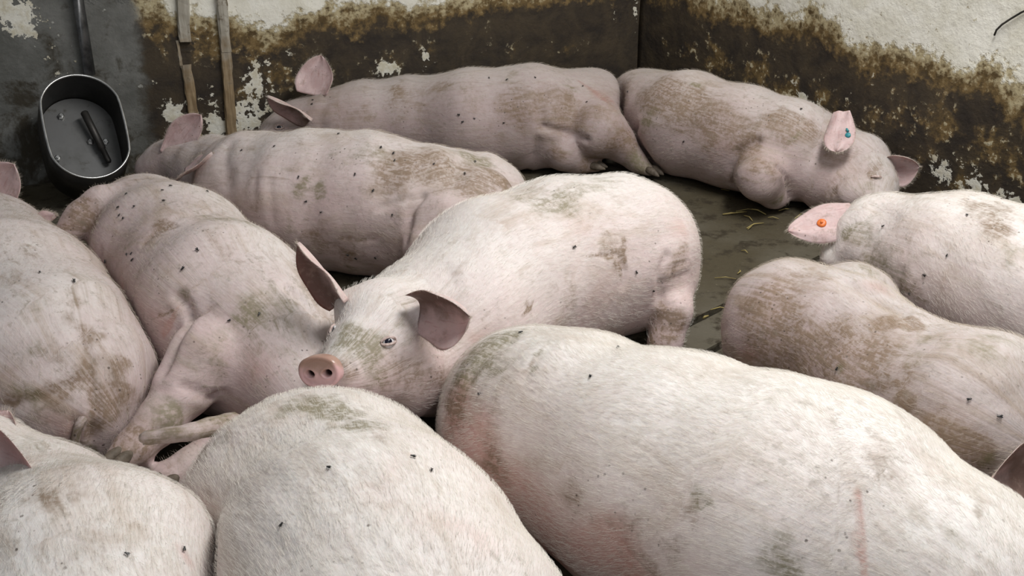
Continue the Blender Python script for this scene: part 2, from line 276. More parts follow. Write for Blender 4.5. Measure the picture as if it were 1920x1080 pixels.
PIGS = [{'label': 'pig stretched along the stained back wall, one ear upright, hind leg stuck out',
  'short': 'pig along the back wall',
  'h': 0.01,
  'dors': (-0.1, 0.7, 0.7),
  'spine': [(0.2846, 4.0083, 0.1413, 0.157), (0.0756, 3.853, 0.1668, 0.1853), (-0.1507, 3.833, 0.161, 0.1789), (-0.3822, 3.8871, 0.141, 0.1567), (-0.532, 3.8627, 0.1424, 0.1444), (-0.6579, 3.8457, 0.1533, 0.1096),
            (-0.7618, 3.8328, 0.1494, 0.083), (-0.8234, 3.7912, 0.131, 0.0561), (-0.858, 3.7512, 0.1163, 0.0446)],
  'limbs': [('thigh', 0.05, [(0.245, 4.0003, 0.1376, 0.1529), (0.3033, 3.7279, 0.16, 0.0919), (0.3795, 3.7347, 0.11, 0.0666), (0.4361, 3.7219, 0.06, 0.0483), (0.4836, 3.6843, 0.03, 0.0295)]),
            ('leg', 0.02, [(0.1138, 3.8238, 0.0717, 0.0797), (0.1696, 3.7071, 0.09, 0.0627), (0.2326, 3.7285, 0.05, 0.0447), (0.2947, 3.7298, 0.03, 0.0261)])],
  'tint': 0.25,
  'grime': 0.55,
  'hair': 5000,
  'tone': 0.62,
  'tail_r': 0.02,
  'ears': [{'base': (-0.6909, 3.8187, 0.2611), 'tip': (-0.6608, 3.8935, 0.3742), 'w': 0.12, 'n': (-0.3, -1, 0.25), 'cup': 0.3, 'bw': 0.95, 'pt': 2},
           {'base': (-0.6912, 3.7229, 0.1975), 'tip': (-0.8154, 3.7065, 0.3045), 'w': 0.12, 'n': (-0.25, -0.6, -0.7), 'cup': 0.35, 'brown': 0.6, 'label': 'near ear folded forward'}],
  'stains': [[-0.1439, 3.6962, 0.2908, 0.0899, 0.4, 0], [-0.3659, 3.7448, 0.2401, 0.0915, 0.4, 0], [0.072, 3.701, 0.2894, 0.09, 0.4, 0], [-0.5854, 3.729, 0.207, 0.0732, 0.4, 0], [0.0, 3.6713, 0.2332, 0.0684, 0.7, 0],
             [0.1815, 3.7103, 0.2405, 0.0817, 0.6, 0], [0.2698, 3.671, 0.2333, 0.072, 0.5, 0], [0.3147, 3.8054, 0.2609, 0.0518, 0.7, 2], [-0.397, 3.8072, 0.2887, 0.0406, 0.7, 0], [-0.4939, 3.7331, 0.2153, 0.0366, 0.5, 0],
             [-0.2548, 3.7492, 0.2949, 0.0546, 0.4, 0], [0.0, 3.7935, 0.3446, 0.0366, 0.7, 1], [0.3813, 3.6631, 0.1328, 0.0726, 0.9, 0], [0.4492, 3.6715, 0.0633, 0.055, 1.2, 1], [0.1632, 3.6433, 0.1014, 0.0453, 0.6, 0],
             [0.2773, 3.6969, 0.0412, 0.0555, 1.0, 0], [0.1831, 3.7794, 0.3055, 0.0366, 0.6, 1]],
  'grooves': [[[[0.087, 3.663, 0.1479], [0.0733, 3.6793, 0.0895], [0.047, 3.7553, 0.0079]], 0.012, 0.01], [[[0.1085, 3.7234, 0.3018], [0.09, 3.6835, 0.2574], [0.1046, 3.666, 0.1976]], 0.02, 0.008],
              [[[0.1083, 3.6656, 0.1922], [0.1819, 3.6861, 0.1671], [0.2526, 3.6456, 0.1534]], 0.01, 0.012], [[[-0.6399, 3.7717, 0.2513], [-0.6598, 3.7402, 0.2132], [-0.652, 3.7245, 0.161]], 0.02, 0.006]],
  'scratches': [[[[0.2322, 3.8401, 0.3046], [0.2963, 3.81, 0.2691], [0.3458, 3.7256, 0.2455]], 0.008, 0.7, 'red']],
  'flies': [[[-0.1794, 3.6604, 0.2364], [-0.191, -0.9161, 0.3525]], [[-0.1651, 3.6511, 0.2151], [-0.0792, -0.9625, 0.2595]], [[-0.1274, 3.6565, 0.2246], [0.1524, -0.9187, 0.3644]], [[-0.027, 3.6644, 0.2074], [0.0036, -0.9793, 0.2022]],
            [[-0.0784, 3.7725, 0.3314], [0.0722, -0.356, 0.9317]], [[-0.0164, 3.7602, 0.329], [-0.1426, -0.4441, 0.8845]], [[0.0781, 3.7602, 0.3364], [0.125, -0.4843, 0.8659]], [[0.2443, 3.8185, 0.2914], [0.381, -0.3625, 0.8506]],
            [[-0.6896, 3.7937, 0.249], [-0.3478, -0.4204, 0.838]], [[-0.6914, 3.7773, 0.2385], [-0.3526, -0.5149, 0.7814]], [[0.2556, 3.7432, 0.2555], [-0.1814, -0.2826, 0.9419]]],
  'eyes': [[[-0.8053, 3.7418, 0.1672], [0.1551, -0.8245, 0.5441], False]],
  'hooves': [[[0.4887, 3.6645, 0.0291], [0.7, -0.7, -0.2]], [[0.2966, 3.7051, 0.0345], [1, -0.4, -0.1]]]},
 {'label': 'pig lying on its side with its head under the wooden battens',
  'short': 'pig below the wooden battens',
  'h': 0.01,
  'dors': (0.2, 0.6, 0.8),
  'spine': [(-0.1028, 3.0173, 0.1437, 0.1596), (-0.2375, 2.9116, 0.1683, 0.187), (-0.39, 2.9523, 0.1782, 0.198), (-0.5778, 2.9993, 0.1765, 0.1961), (-0.7546, 3.1101, 0.1585, 0.1761), (-0.925, 3.32, 0.138, 0.1233),
            (-1.0484, 3.4139, 0.1501, 0.0886), (-1.1229, 3.4279, 0.1328, 0.0583), (-1.1657, 3.4235, 0.1235, 0.0446)],
  'limbs': [('thigh', 0.012, [(-0.1093, 2.8595, 0.1917, 0.1311), (-0.1703, 2.7698, 0.1885, 0.1107), (-0.203, 2.7089, 0.1527, 0.0784), (-0.2155, 2.6699, 0.1164, 0.064)])],
  'tint': 0.4,
  'grime': 0.5,
  'hair': 7000,
  'tone': 0.81,
  'tail_r': 0.02,
  'ears': [{'base': (-1.08, 3.3439, 0.1894), 'tip': (-0.949, 3.3614, 0.3216), 'w': 0.092, 'n': (-0.2, -1, 0.35), 'cup': 0.35, 'pt': 4, 'label': 'upright pink ear'},
           {'base': (-0.9656, 3.0936, 0.2205), 'tip': (-0.8374, 3.0363, 0.2868), 'w': 0.09, 'n': (0.1, -0.25, 1), 'cup': 0.2}],
  'stains': [[-0.1415, 2.8181, 0.3137, 0.0849, 0.6, 0], [-0.2824, 2.8242, 0.3413, 0.0847, 0.5, 0], [-0.0561, 2.7705, 0.2712, 0.0701, 0.6, 0], [-0.6325, 2.8815, 0.337, 0.0719, 0.4, 0], [-0.5147, 2.866, 0.3421, 0.0858, 0.35, 1],
             [-0.5607, 2.8175, 0.2885, 0.0199, 1.2, 1], [-0.5092, 2.7984, 0.2729, 0.017, 0.9, 1], [-0.1024, 2.9312, 0.3204, 0.0658, 1.0, 1], [-0.2272, 2.8461, 0.3488, 0.0639, 0.7, 0], [-0.3372, 2.799, 0.3204, 0.0562, 0.55, 0],
             [-0.4587, 2.7707, 0.1187, 0.0645, 0.7, 0], [-0.5427, 2.7843, 0.175, 0.0428, 0.5, 0], [-0.6886, 2.8275, 0.2348, 0.043, 0.5, 0], [-0.7825, 2.9409, 0.2707, 0.0369, 0.5, 0], [-0.1776, 2.6585, 0.2111, 0.0547, 0.5, 0],
             [-0.0287, 2.8601, 0.299, 0.0574, 0.6, 0], [-0.5985, 2.7903, 0.2032, 0.0356, 0.5, 1], [-0.3696, 2.8589, 0.3669, 0.0569, 0.5, 1], [-0.4352, 2.7854, 0.0652, 0.0435, 0.6, 1]],
  'grooves': [[[[-0.2737, 2.6823, 0.1834], [-0.2666, 2.7107, 0.2122], [-0.2641, 2.7306, 0.2491], [-0.2365, 2.7475, 0.2797]], 0.012, 0.012], [[[-0.3467, 2.749, 0.2495], [-0.3069, 2.7478, 0.2618], [-0.2674, 2.7491, 0.2762]], 0.008, 0.006],
              [[[-0.6497, 2.8381, 0.2916], [-0.6442, 2.8091, 0.2417], [-0.6413, 2.8, 0.1917]], 0.012, 0.005], [[[-0.6912, 2.8684, 0.2961], [-0.6917, 2.8346, 0.2474]], 0.012, 0.004],
              [[[-0.454, 2.7575, 0.1629], [-0.4104, 2.747, 0.1596], [-0.3599, 2.7408, 0.1652]], 0.006, 0.003], [[[-0.8002, 3.0458, 0.3295], [-0.807, 2.996, 0.2987], [-0.7816, 2.9315, 0.2585]], 0.02, 0.007]],
  'scratches': [[[[-0.454, 2.7575, 0.1629], [-0.4104, 2.747, 0.1596], [-0.3599, 2.7408, 0.1652]], 0.003, 0.7, 'mud'], [[[-0.5098, 2.812, 0.2934], [-0.5152, 2.7944, 0.2593]], 0.005, 0.8, 'dung']],
  'flies': [[[-0.4756, 2.9634, 0.3832], [-0.0466, -0.035, 0.9983]], [[-0.312, 2.8418, 0.3473], [-0.0339, -0.436, 0.8993]], [[-0.3518, 2.8806, 0.3717], [0.279, -0.329, 0.9022]], [[-0.3168, 2.8682, 0.3594], [0.0833, -0.3812, 0.9207]],
            [[-0.2065, 2.8309, 0.342], [0.0548, -0.4105, 0.9102]], [[-0.1247, 2.8246, 0.3159], [-0.0987, -0.2791, 0.9552]], [[-0.1018, 2.9135, 0.3202], [0.4879, 0.0672, 0.8703]], [[-0.4131, 2.8001, 0.323], [-0.1671, -0.7104, 0.6837]],
            [[-0.3638, 2.771, 0.2904], [0.0911, -0.8448, 0.5273]], [[-0.5689, 2.8313, 0.3046], [-0.147, -0.7335, 0.6636]], [[-0.5492, 2.798, 0.2489], [-0.0743, -0.9491, 0.3061]], [[-0.3126, 2.7359, 0.2336], [-0.2644, -0.9098, 0.3198]],
            [[-0.5051, 2.7776, 0.2265], [-0.4137, -0.8628, 0.2905]], [[-0.7543, 2.9933, 0.3261], [-0.3318, -0.3488, 0.8765]], [[-0.4418, 2.7681, 0.1089], [-0.3358, -0.8792, -0.338]], [[-0.4189, 2.7642, 0.0997], [-0.2442, -0.886, -0.3941]],
            [[-0.3657, 2.7535, 0.1059], [-0.1315, -0.9459, -0.2966]], [[-0.6473, 2.9315, 0.3584], [-0.2527, -0.2837, 0.925]]]},
 {'label': 'pig sprawled on its side beside the drinking bowl, foreleg reaching to the front',
  'short': 'sprawled pig beside the drinking bowl',
  'h': 0.009,
  'dors': (0.7, 0.5, 0.45),
  'spine': [(-1.0103, 2.8757, 0.1381, 0.1534), (-0.8412, 2.5696, 0.1755, 0.195), (-0.6379, 2.2415, 0.1824, 0.2027), (-0.5299, 2.1365, 0.1576, 0.1751), (-0.4162, 1.9568, 0.1251, 0.1081), (-0.3429, 1.9133, 0.0792, 0.075),
            (-0.2854, 1.8735, 0.0648, 0.0486)],
  'limbs': [('shoulder', 0.02, [(-0.4953, 2.1265, 0.1368, 0.152), (-0.6123, 2.2025, 0.1156, 0.1284), (-0.6215, 1.9956, 0.2084, 0.0713), (-0.656, 1.9454, 0.1716, 0.0576)]),
            ('foreleg', 0.02, [(-0.6161, 1.9979, 0.2133, 0.0713), (-0.656, 1.9454, 0.1716, 0.0576), (-0.6883, 1.8746, 0.1382, 0.0459), (-0.7249, 1.8188, 0.113, 0.0369), (-0.745, 1.7823, 0.1058, 0.0283)]),
            ('foreleg', 0.02, [(-0.5945, 1.9271, 0.0614, 0.0324), (-0.6338, 1.8478, 0.0569, 0.0314), (-0.6715, 1.8034, 0.05, 0.035)]),
            ('hindleg', 0.03, [(-1.0142, 2.765, 0.2493, 0.0646), (-1.0637, 2.7375, 0.2613, 0.0487), (-1.1075, 2.7053, 0.2396, 0.0387), (-1.1493, 2.6681, 0.2072, 0.0302)])],
  'tint': 0.35,
  'grime': 0.75,
  'hair': 9000,
  'tone': 0.84,
  'tail_r': 0.02,
  'ears': [],
  'stains': [[-0.6049, 2.1653, 0.3769, 0.0672, 0.4, 0], [-0.4785, 2.0608, 0.3151, 0.0653, 0.4, 1], [-0.7674, 2.167, 0.3393, 0.0564, 0.4, 0], [-0.4915, 1.9973, 0.2743, 0.0534, 0.4, 0], [-0.7985, 2.3228, 0.3589, 0.0358, 0.9, 0],
             [-0.7678, 2.3234, 0.3676, 0.0262, 0.9, 0], [-0.8674, 2.3337, 0.3181, 0.0265, 0.6, 1], [-0.9868, 2.7628, 0.3184, 0.0556, 0.5, 0], [-0.8861, 2.7933, 0.3097, 0.0492, 0.5, 0], [-0.5841, 2.3293, 0.3717, 0.0536, 0.6, 1],
             [-0.6695, 2.3411, 0.3798, 0.0598, 0.5, 1], [-0.6674, 2.0732, 0.3091, 0.0175, 0.9, 1], [-0.6605, 2.0618, 0.2964, 0.0175, 0.8, 0], [-0.5257, 2.0194, 0.2992, 0.0376, 0.7, 1], [-0.5654, 1.9943, 0.2759, 0.0373, 0.6, 1],
             [-0.5887, 1.9299, 0.2145, 0.0421, 0.6, 1], [-0.6679, 1.8559, 0.1738, 0.0411, 0.9, 1], [-0.738, 1.7591, 0.1166, 0.0449, 1.3, 0], [-0.7159, 1.7955, 0.1401, 0.0403, 1.1, 0], [-0.6685, 1.7716, 0.066, 0.0405, 0.8, 0],
             [-1.0888, 2.6709, 0.2648, 0.0544, 1.0, 0], [-1.1412, 2.6431, 0.2174, 0.0475, 0.6, 0], [-0.9528, 2.4019, 0.1379, 0.0229, 0.7, 1], [-0.9467, 2.4503, 0.0458, 0.0236, 0.8, 1], [-0.4459, 1.9714, 0.2519, 0.0637, 0.4, 1],
             [-0.6498, 1.8496, 0.1416, 0.0309, 0.9, 1], [-0.727, 2.0685, 0.2625, 0.0275, 0.7, 2], [-0.8709, 2.2706, 0.2412, 0.0298, 0.6, 2], [-0.5065, 1.9414, 0.22, 0.0633, 0.5, 2]],
  'grooves': [[[[-0.6854, 2.0801, 0.3119], [-0.6643, 2.0647, 0.2986], [-0.6555, 2.0486, 0.2822], [-0.6535, 1.9865, 0.2799], [-0.669, 1.9517, 0.2504], [-0.6858, 1.9219, 0.219]], 0.01, 0.012],
              [[[-0.9705, 2.4361, 0.2614], [-0.9846, 2.4427, 0.2171], [-0.966, 2.4181, 0.1864]], 0.008, 0.006], [[[-0.9131, 2.3535, 0.2567], [-0.826, 2.2808, 0.3276], [-0.7854, 2.3203, 0.3625], [-0.7468, 2.3138, 0.3715]], 0.008, 0.004],
              [[[-0.7592, 2.3596, 0.3725], [-0.6959, 2.396, 0.3713], [-0.6646, 2.5562, 0.3064], [-0.5686, 2.3677, 0.3467]], 0.009, 0.004], [[[-0.7143, 2.073, 0.2848], [-0.691, 2.0782, 0.3067], [-0.6686, 2.0838, 0.3223]], 0.006, 0.003],
              [[[-0.7334, 2.0757, 0.2713], [-0.7021, 2.0683, 0.2847]], 0.005, 0.004], [[[-0.4677, 2.0946, 0.3233], [-0.4345, 2.0818, 0.2989], [-0.4066, 2.0685, 0.2748]], 0.008, 0.01],
              [[[-0.6512, 2.0381, 0.2778], [-0.6065, 2.0454, 0.3044]], 0.007, 0.005], [[[-0.6399, 1.899, 0.2021], [-0.6172, 1.9049, 0.1866], [-0.599, 1.9259, 0.1621], [-0.5785, 1.9485, 0.155]], 0.01, 0.01],
              [[[-0.6397, 1.9471, 0.2648], [-0.701, 2.0384, 0.2286]], 0.006, 0.002], [[[-0.6985, 1.8027, 0.1355], [-0.6829, 1.8215, 0.1413], [-0.6657, 1.8366, 0.1498]], 0.008, 0.004]],
  'scratches': [[[[-0.7321, 2.0742, 0.2695], [-0.7117, 2.068, 0.2775], [-0.6948, 2.0669, 0.2866]], 0.0022, 1.1, 'mud'], [[[-0.7177, 2.054, 0.2353], [-0.7041, 2.0557, 0.2591], [-0.6898, 2.0617, 0.2806]], 0.003, 1.2, 'red'],
                [[[-0.6899, 2.0628, 0.2825], [-0.6831, 2.0673, 0.2937]], 0.003, 0.7, 'red'], [[[-0.658, 2.0423, 0.2756], [-0.6283, 2.039, 0.2894], [-0.6089, 2.0461, 0.3041]], 0.004, 0.8, 'mud'],
                [[[-0.8005, 2.1416, 0.1938], [-0.7878, 2.1248, 0.1832]], 0.004, 0.9, 'dung'], [[[-0.8619, 2.2599, 0.1123], [-0.7841, 2.1173, 0.2102]], 0.003, 0.8, 'mud']],
  'flies': [[[-0.9398, 2.5702, 0.3525], [-0.4068, -0.0209, 0.9133]], [[-0.8965, 2.4914, 0.3506], [-0.3253, -0.316, 0.8912]], [[-0.8412, 2.543, 0.3721], [-0.0485, -0.0329, 0.9983]], [[-0.8186, 2.4754, 0.3701], [-0.2172, -0.0753, 0.9732]],
            [[-0.8306, 2.5743, 0.3717], [0.0448, 0.0713, 0.9964]], [[-0.9427, 2.5122, 0.3399], [-0.4111, -0.3429, 0.8446]], [[-0.9304, 2.4819, 0.3326], [-0.3978, -0.3909, 0.83]], [[-0.9162, 2.4644, 0.3313], [-0.4137, -0.3804, 0.8271]],
            [[-0.8589, 2.3017, 0.3083], [-0.7107, -0.3964, 0.5812]], [[-0.8445, 2.2895, 0.3161], [-0.6551, -0.402, 0.6397]], [[-0.9529, 2.4097, 0.2454], [-0.7544, -0.6123, 0.2366]], [[-0.8358, 2.2663, 0.3107], [-0.6731, -0.3679, 0.6416]],
            [[-0.6816, 2.1189, 0.3546], [-0.109, -0.6102, 0.7847]], [[-0.6575, 2.1576, 0.3801], [0.0109, -0.4544, 0.8907]], [[-0.5683, 2.0126, 0.2882], [-0.1117, -0.6271, 0.7709]], [[-0.509, 2.0209, 0.2984], [0.1488, -0.6331, 0.7597]],
            [[-0.748, 2.5883, 0.3528], [0.3632, 0.2196, 0.9055]]],
  'hooves': [[[-0.7409, 1.7589, 0.1167], [-0.5, -0.8, -0.3]], [[-0.6657, 1.7692, 0.0591], [-0.5, -0.85, -0.1]]]},
 {'label': 'pig at the left edge lying with its muddy rump toward the front',
  'short': 'pig at the left edge',
  'h': 0.009,
  'dors': (-0.35, -0.1, 0.9),
  'spine': [(-0.9052, 1.9809, 0.161, 0.1789), (-0.9505, 2.01, 0.1819, 0.2021), (-1.1101, 2.2265, 0.1939, 0.2154), (-1.3532, 2.6782, 0.14, 0.1556), (-1.4429, 2.8284, 0.196, 0.0952), (-1.4857, 2.8216, 0.2522, 0.0657),
            (-1.4961, 2.7775, 0.2761, 0.0478)],
  'limbs': [('ham', 0.04, [(-0.8558, 2.012, 0.092, 0.1022), (-0.8745, 1.9338, 0.0826, 0.0918)])],
  'tint': 0.4,
  'grime': 0.9,
  'hair': 10000,
  'tone': 0.8,
  'tail_r': 0.0105,
  'ears': [{'base': (-1.3729, 2.778, 0.2534), 'tip': (-1.2964, 2.8018, 0.3519), 'w': 0.13, 'n': (-0.3, -1, 0.2), 'cup': 0.3}, {'base': (-1.2, 2.6075, 0.2665), 'tip': (-1.1319, 2.6022, 0.2786), 'w': 0.05, 'n': (0, -0.5, 1), 'cup': 0.1}],
  'stains': [[-0.9194, 1.9357, 0.3748, 0.0715, 0.4, 1], [-0.9758, 2.0059, 0.3878, 0.0525, 0.4, 0], [-0.873, 1.8633, 0.3093, 0.0502, 0.4, 0], [-0.7776, 1.8522, 0.188, 0.0512, 0.5, 0], [-0.862, 1.8058, 0.1334, 0.0406, 0.6, 0],
             [-0.8043, 1.9277, 0.3101, 0.0206, 1.0, 0], [-0.7969, 1.8926, 0.2822, 0.0184, 0.9, 0], [-0.7505, 1.9221, 0.2427, 0.0229, 1.0, 0], [-0.7555, 1.8996, 0.2315, 0.0228, 0.8, 0], [-0.8176, 1.8486, 0.2486, 0.0222, 0.9, 0],
             [-0.8505, 1.8198, 0.2306, 0.03, 0.8, 0], [-0.9059, 1.8085, 0.2315, 0.0299, 0.8, 1], [-0.9463, 1.8116, 0.2354, 0.0299, 0.7, 0], [-0.8304, 1.8211, 0.1115, 0.0205, 1.3, 1], [-0.8285, 1.831, 0.0805, 0.0207, 1.2, 0],
             [-0.801, 1.8299, 0.154, 0.0184, 0.9, 0], [-0.785, 1.8542, 0.2104, 0.0245, 0.7, 0], [-0.8471, 1.8086, 0.1673, 0.0504, 0.7, 2], [-0.8819, 1.8015, 0.1835, 0.0301, 0.5, 1], [-0.8529, 1.9707, 0.3581, 0.026, 0.6, 0],
             [-0.849, 1.9209, 0.3366, 0.0184, 0.5, 0], [-0.9191, 1.8506, 0.3048, 0.04, 0.5, 1], [-0.7439, 1.8966, 0.1613, 0.023, 0.8, 0], [-0.9359, 1.8277, 0.2719, 0.0398, 0.4, 2], [-0.7671, 1.8597, 0.1715, 0.0309, 0.7, 0],
             [-0.9941, 2.1349, 0.3898, 0.0442, 0.4, 0]],
  'grooves': [[[[-0.814, 1.8893, 0.2955], [-0.8017, 1.8629, 0.2521], [-0.793, 1.8404, 0.195], [-0.8074, 1.829, 0.1306]], 0.012, 0.005], [[[-0.8242, 1.8178, 0.1734], [-0.8348, 1.8149, 0.1335], [-0.8403, 1.8274, 0.0768]], 0.01, 0.01],
              [[[-0.801, 1.8299, 0.154], [-0.8126, 1.8319, 0.1045], [-0.8347, 1.8381, 0.0572]], 0.01, 0.008], [[[-0.9377, 1.8058, 0.2158], [-0.8776, 1.8116, 0.2297], [-0.8174, 1.846, 0.2444]], 0.012, 0.004],
              [[[-0.7785, 1.8846, 0.2516], [-0.7699, 1.8669, 0.2029], [-0.7626, 1.865, 0.1442]], 0.012, 0.004]],
  'scratches': [[[[-0.8158, 1.8978, 0.3025], [-0.805, 1.861, 0.2532], [-0.7969, 1.8378, 0.1966], [-0.8079, 1.8275, 0.1375]], 0.008, 0.7, 'mud'],
                [[[-0.9368, 1.8075, 0.224], [-0.8962, 1.8102, 0.234], [-0.8505, 1.8219, 0.2352], [-0.8098, 1.8572, 0.2531]], 0.012, 0.7, 'mud']],
  'flies': [[[-0.866, 2.01, 0.3755], [0.4626, -0.1413, 0.8753]], [[-0.9333, 2.0195, 0.3908], [0.0606, 0.0077, 0.9981]]],
  'tail': [[-0.8208, 1.815, 0.1692], [-0.8345, 1.8121, 0.1294], [-0.8376, 1.8229, 0.0835], [-0.8363, 1.8356, 0.0552]]},
 {'label': 'pig in the front corner, only its back and one hairy ear showing',
  'short': 'pig in the front corner',
  'h': 0.008,
  'dors': (0, -0.1, 1),
  'spine': [(-0.5159, 1.0853, 0.1631, 0.1813), (-0.613, 1.267, 0.186, 0.2066), (-0.8115, 1.5638, 0.1231, 0.1368), (-0.9282, 1.6113, 0.1887, 0.1029), (-1.0121, 1.6417, 0.2066, 0.0743), (-1.0679, 1.6456, 0.215, 0.0511)],
  'limbs': [],
  'tint': 0.7,
  'grime': 0.4,
  'hair': 26000,
  'tone': 0.93,
  'tail_r': 0.02,
  'ears': [{'base': (-0.8743, 1.5133, 0.286), 'tip': (-0.7109, 1.4335, 0.3044), 'w': 0.15, 'n': (-0.1, -0.75, 0.55), 'cup': 0.5, 'brown': 0.3, 'label': 'hairy ear with pink inside'},
           {'base': (-0.91, 1.6417, 0.2066), 'tip': (-0.8755, 1.6856, 0.2771), 'w': 0.1, 'n': (-0.2, -1, 0.3), 'cup': 0.3}],
  'stains': [[-0.5956, 1.2627, 0.3986, 0.0363, 0.5, 0], [-0.6322, 1.2443, 0.3988, 0.0323, 0.6, 0], [-0.5588, 1.1907, 0.3825, 0.0349, 0.4, 0], [-0.7952, 1.5696, 0.2756, 0.053, 0.5, 1], [-0.662, 1.3544, 0.3796, 0.0231, 0.4, 1],
             [-0.6459, 1.2028, 0.3905, 0.0421, 0.4, 1], [-0.4491, 1.2387, 0.3275, 0.0146, 0.6, 2], [-0.5676, 1.1512, 0.3708, 0.0274, 0.4, 0]],
  'flies': [[[-0.4501, 1.2373, 0.3286], [0.7437, -0.0174, 0.6683]], [[-0.5059, 1.1838, 0.362], [0.4241, -0.186, 0.8863]]]},
 {'label': 'pig lying front centre, rump and short tail toward the snout of another pig',
  'short': 'short-tailed front pig',
  'h': 0.008,
  'dors': (0, -0.05, 1),
  'spine': [(-0.3489, 1.6494, 0.1511, 0.1679), (-0.3162, 1.5647, 0.1667, 0.1852), (-0.2108, 1.2979, 0.2038, 0.2264), (-0.1428, 1.1446, 0.2069, 0.2299), (-0.0997, 1.0183, 0.1795, 0.1995), (-0.0744, 0.836, 0.1352, 0.131),
            (-0.0587, 0.686, 0.121, 0.064), (-0.0555, 0.6172, 0.1155, 0.0454)],
  'limbs': [('ham', 0.06, [(-0.3949, 1.5667, 0.1487, 0.1652), (-0.3482, 1.4801, 0.1488, 0.1654)]), ('ham', 0.06, [(-0.2775, 1.641, 0.1456, 0.1618), (-0.2154, 1.5415, 0.1454, 0.1616)])],
  'tint': 0.75,
  'grime': 0.4,
  'hair': 46000,
  'tone': 0.95,
  'tail_r': 0.019,
  'ears': [],
  'stains': [[-0.2585, 1.504, 0.3825, 0.0459, 1.5, 1], [-0.3015, 1.5594, 0.3637, 0.0474, 1.2, 1], [-0.2117, 1.4061, 0.4194, 0.0314, 0.8, 1], [-0.3539, 1.6052, 0.3465, 0.0398, 0.7, 1], [-0.3756, 1.5382, 0.3567, 0.0341, 0.5, 1],
             [-0.4663, 1.5412, 0.3146, 0.0345, 0.6, 1], [-0.2533, 1.4198, 0.4108, 0.0317, 0.7, 1], [-0.4664, 1.4121, 0.2623, 0.0491, 0.5, 2], [-0.1683, 1.2221, 0.4361, 0.0631, 0.35, 2], [-0.0877, 1.1589, 0.4319, 0.054, 0.3, 2],
             [-0.1977, 1.3569, 0.4324, 0.0304, 0.5, 0], [-0.1849, 1.245, 0.437, 0.0213, 0.4, 0], [-0.506, 1.5462, 0.2806, 0.0349, 0.6, 0], [-0.1754, 1.2923, 0.4393, 0.0219, 0.5, 2], [-0.0401, 1.1358, 0.4166, 0.0401, 0.3, 2]],
  'flies': [[[-0.2479, 1.2724, 0.4371], [-0.2586, -0.2338, 0.9373]], [[-0.2999, 1.1963, 0.3997], [-0.5404, -0.3214, 0.7776]], [[-0.1114, 1.2887, 0.4208], [0.394, 0.1159, 0.9118]], [[-0.1384, 1.3095, 0.4296], [0.3807, 0.1569, 0.9113]]],
  'tail': [[-0.5104, 1.6199, 0.2855], [-0.5383, 1.5782, 0.2992], [-0.5825, 1.576, 0.2944], [-0.616, 1.5745, 0.2912]]},
 {'label': 'pig facing the front with both ears up and its pink snout raised',
  'short': 'pig showing its face',
  'h': 0.008,
  'dors': (-0.1, 0.4, 0.9),
  'spine': [(0.2649, 2.5813, 0.1878, 0.2087), (0.1176, 2.5093, 0.1904, 0.2116), (-0.0374, 2.3691, 0.1884, 0.2093), (-0.1187, 2.2246, 0.171, 0.19), (-0.2033, 2.176, 0.193, 0.1371), (-0.2607, 2.054, 0.2625, 0.0876),
            (-0.3003, 1.931, 0.2592, 0.0584), (-0.3327, 1.8657, 0.261, 0.0385)],
  'limbs': [('jaw', 0.05, [(-0.1798, 2.0676, 0.1498, 0.1068), (-0.2162, 1.9815, 0.178, 0.0822), (-0.2659, 1.909, 0.2119, 0.0501), (-0.3144, 1.8567, 0.2417, 0.0325)]),
            ('brow', 0.03, [(-0.2919, 2.0345, 0.2917, 0.0627), (-0.2284, 1.9496, 0.2753, 0.0377)]), ('earroot', 0.03, [(-0.3373, 2.0445, 0.3132, 0.0281), (-0.3257, 2.0503, 0.302, 0.0261)]),
            ('earroot', 0.03, [(-0.1722, 2.0278, 0.301, 0.0323), (-0.1846, 2.0434, 0.2872, 0.0282)]),
            ('hindleg', 0.02, [(0.345, 2.716, 0.1267, 0.1408), (0.3917, 2.5129, 0.1572, 0.0605), (0.3817, 2.4163, 0.1167, 0.0487), (0.3664, 2.3838, 0.0471, 0.0384), (0.3586, 2.3751, 0.03, 0.0359)])],
  'tint': 0.65,
  'grime': 0.4,
  'hair': 15000,
  'tone': 0.88,
  'tail_r': 0.02,
  'ears': [{'base': (-0.336, 2.0184, 0.3282), 'tip': (-0.4197, 2.0513, 0.4461), 'w': 0.115, 'n': (-0.7, -0.65, -0.05), 'cup': 0.45, 'brown': 0.58, 'brownv': 0.85, 'pt': 1.6, 'curl': 0.4, 'label': 'upright pointed ear'},
           {'base': (-0.1839, 1.9959, 0.3273),
            'tip': (-0.0713, 1.9188, 0.3513),
            'w': 0.118,
            'n': (-0.42, -0.9, -0.02),
            'cup': 0.56,
            'brown': 0.72,
            'brownv': 0.75,
            'pt': 5,
            'ex': 0.5,
            'bw': 0.8,
            'curl': 0.9,
            'label': 'cupped ear with brown inside'}],
  'snout': {'c': (-0.3555, 1.8081, 0.2841), 'a': 0.0443, 'b': 0.0325, 'n': (-0.36, -0.9, 0.12), 'roll': 13},
  'stains': [[-0.2721, 1.8369, 0.2322, 0.0302, 0.4, 0], [-0.1978, 1.8908, 0.1829, 0.0312, 0.35, 0], [-0.3162, 1.9071, 0.3207, 0.0306, 0.6, 1], [-0.2741, 1.8889, 0.3072, 0.0355, 0.6, 1], [-0.2127, 2.0153, 0.3368, 0.0425, 0.4, 1],
             [-0.1381, 1.9496, 0.2034, 0.0425, 0.4, 0], [-0.2249, 1.8812, 0.2536, 0.0409, 0.45, 0], [-0.3179, 1.8277, 0.2833, 0.0298, 0.9, 0], [-0.2621, 1.8547, 0.2683, 0.0454, 0.6, 1], [-0.3024, 1.8715, 0.305, 0.0403, 0.6, 1],
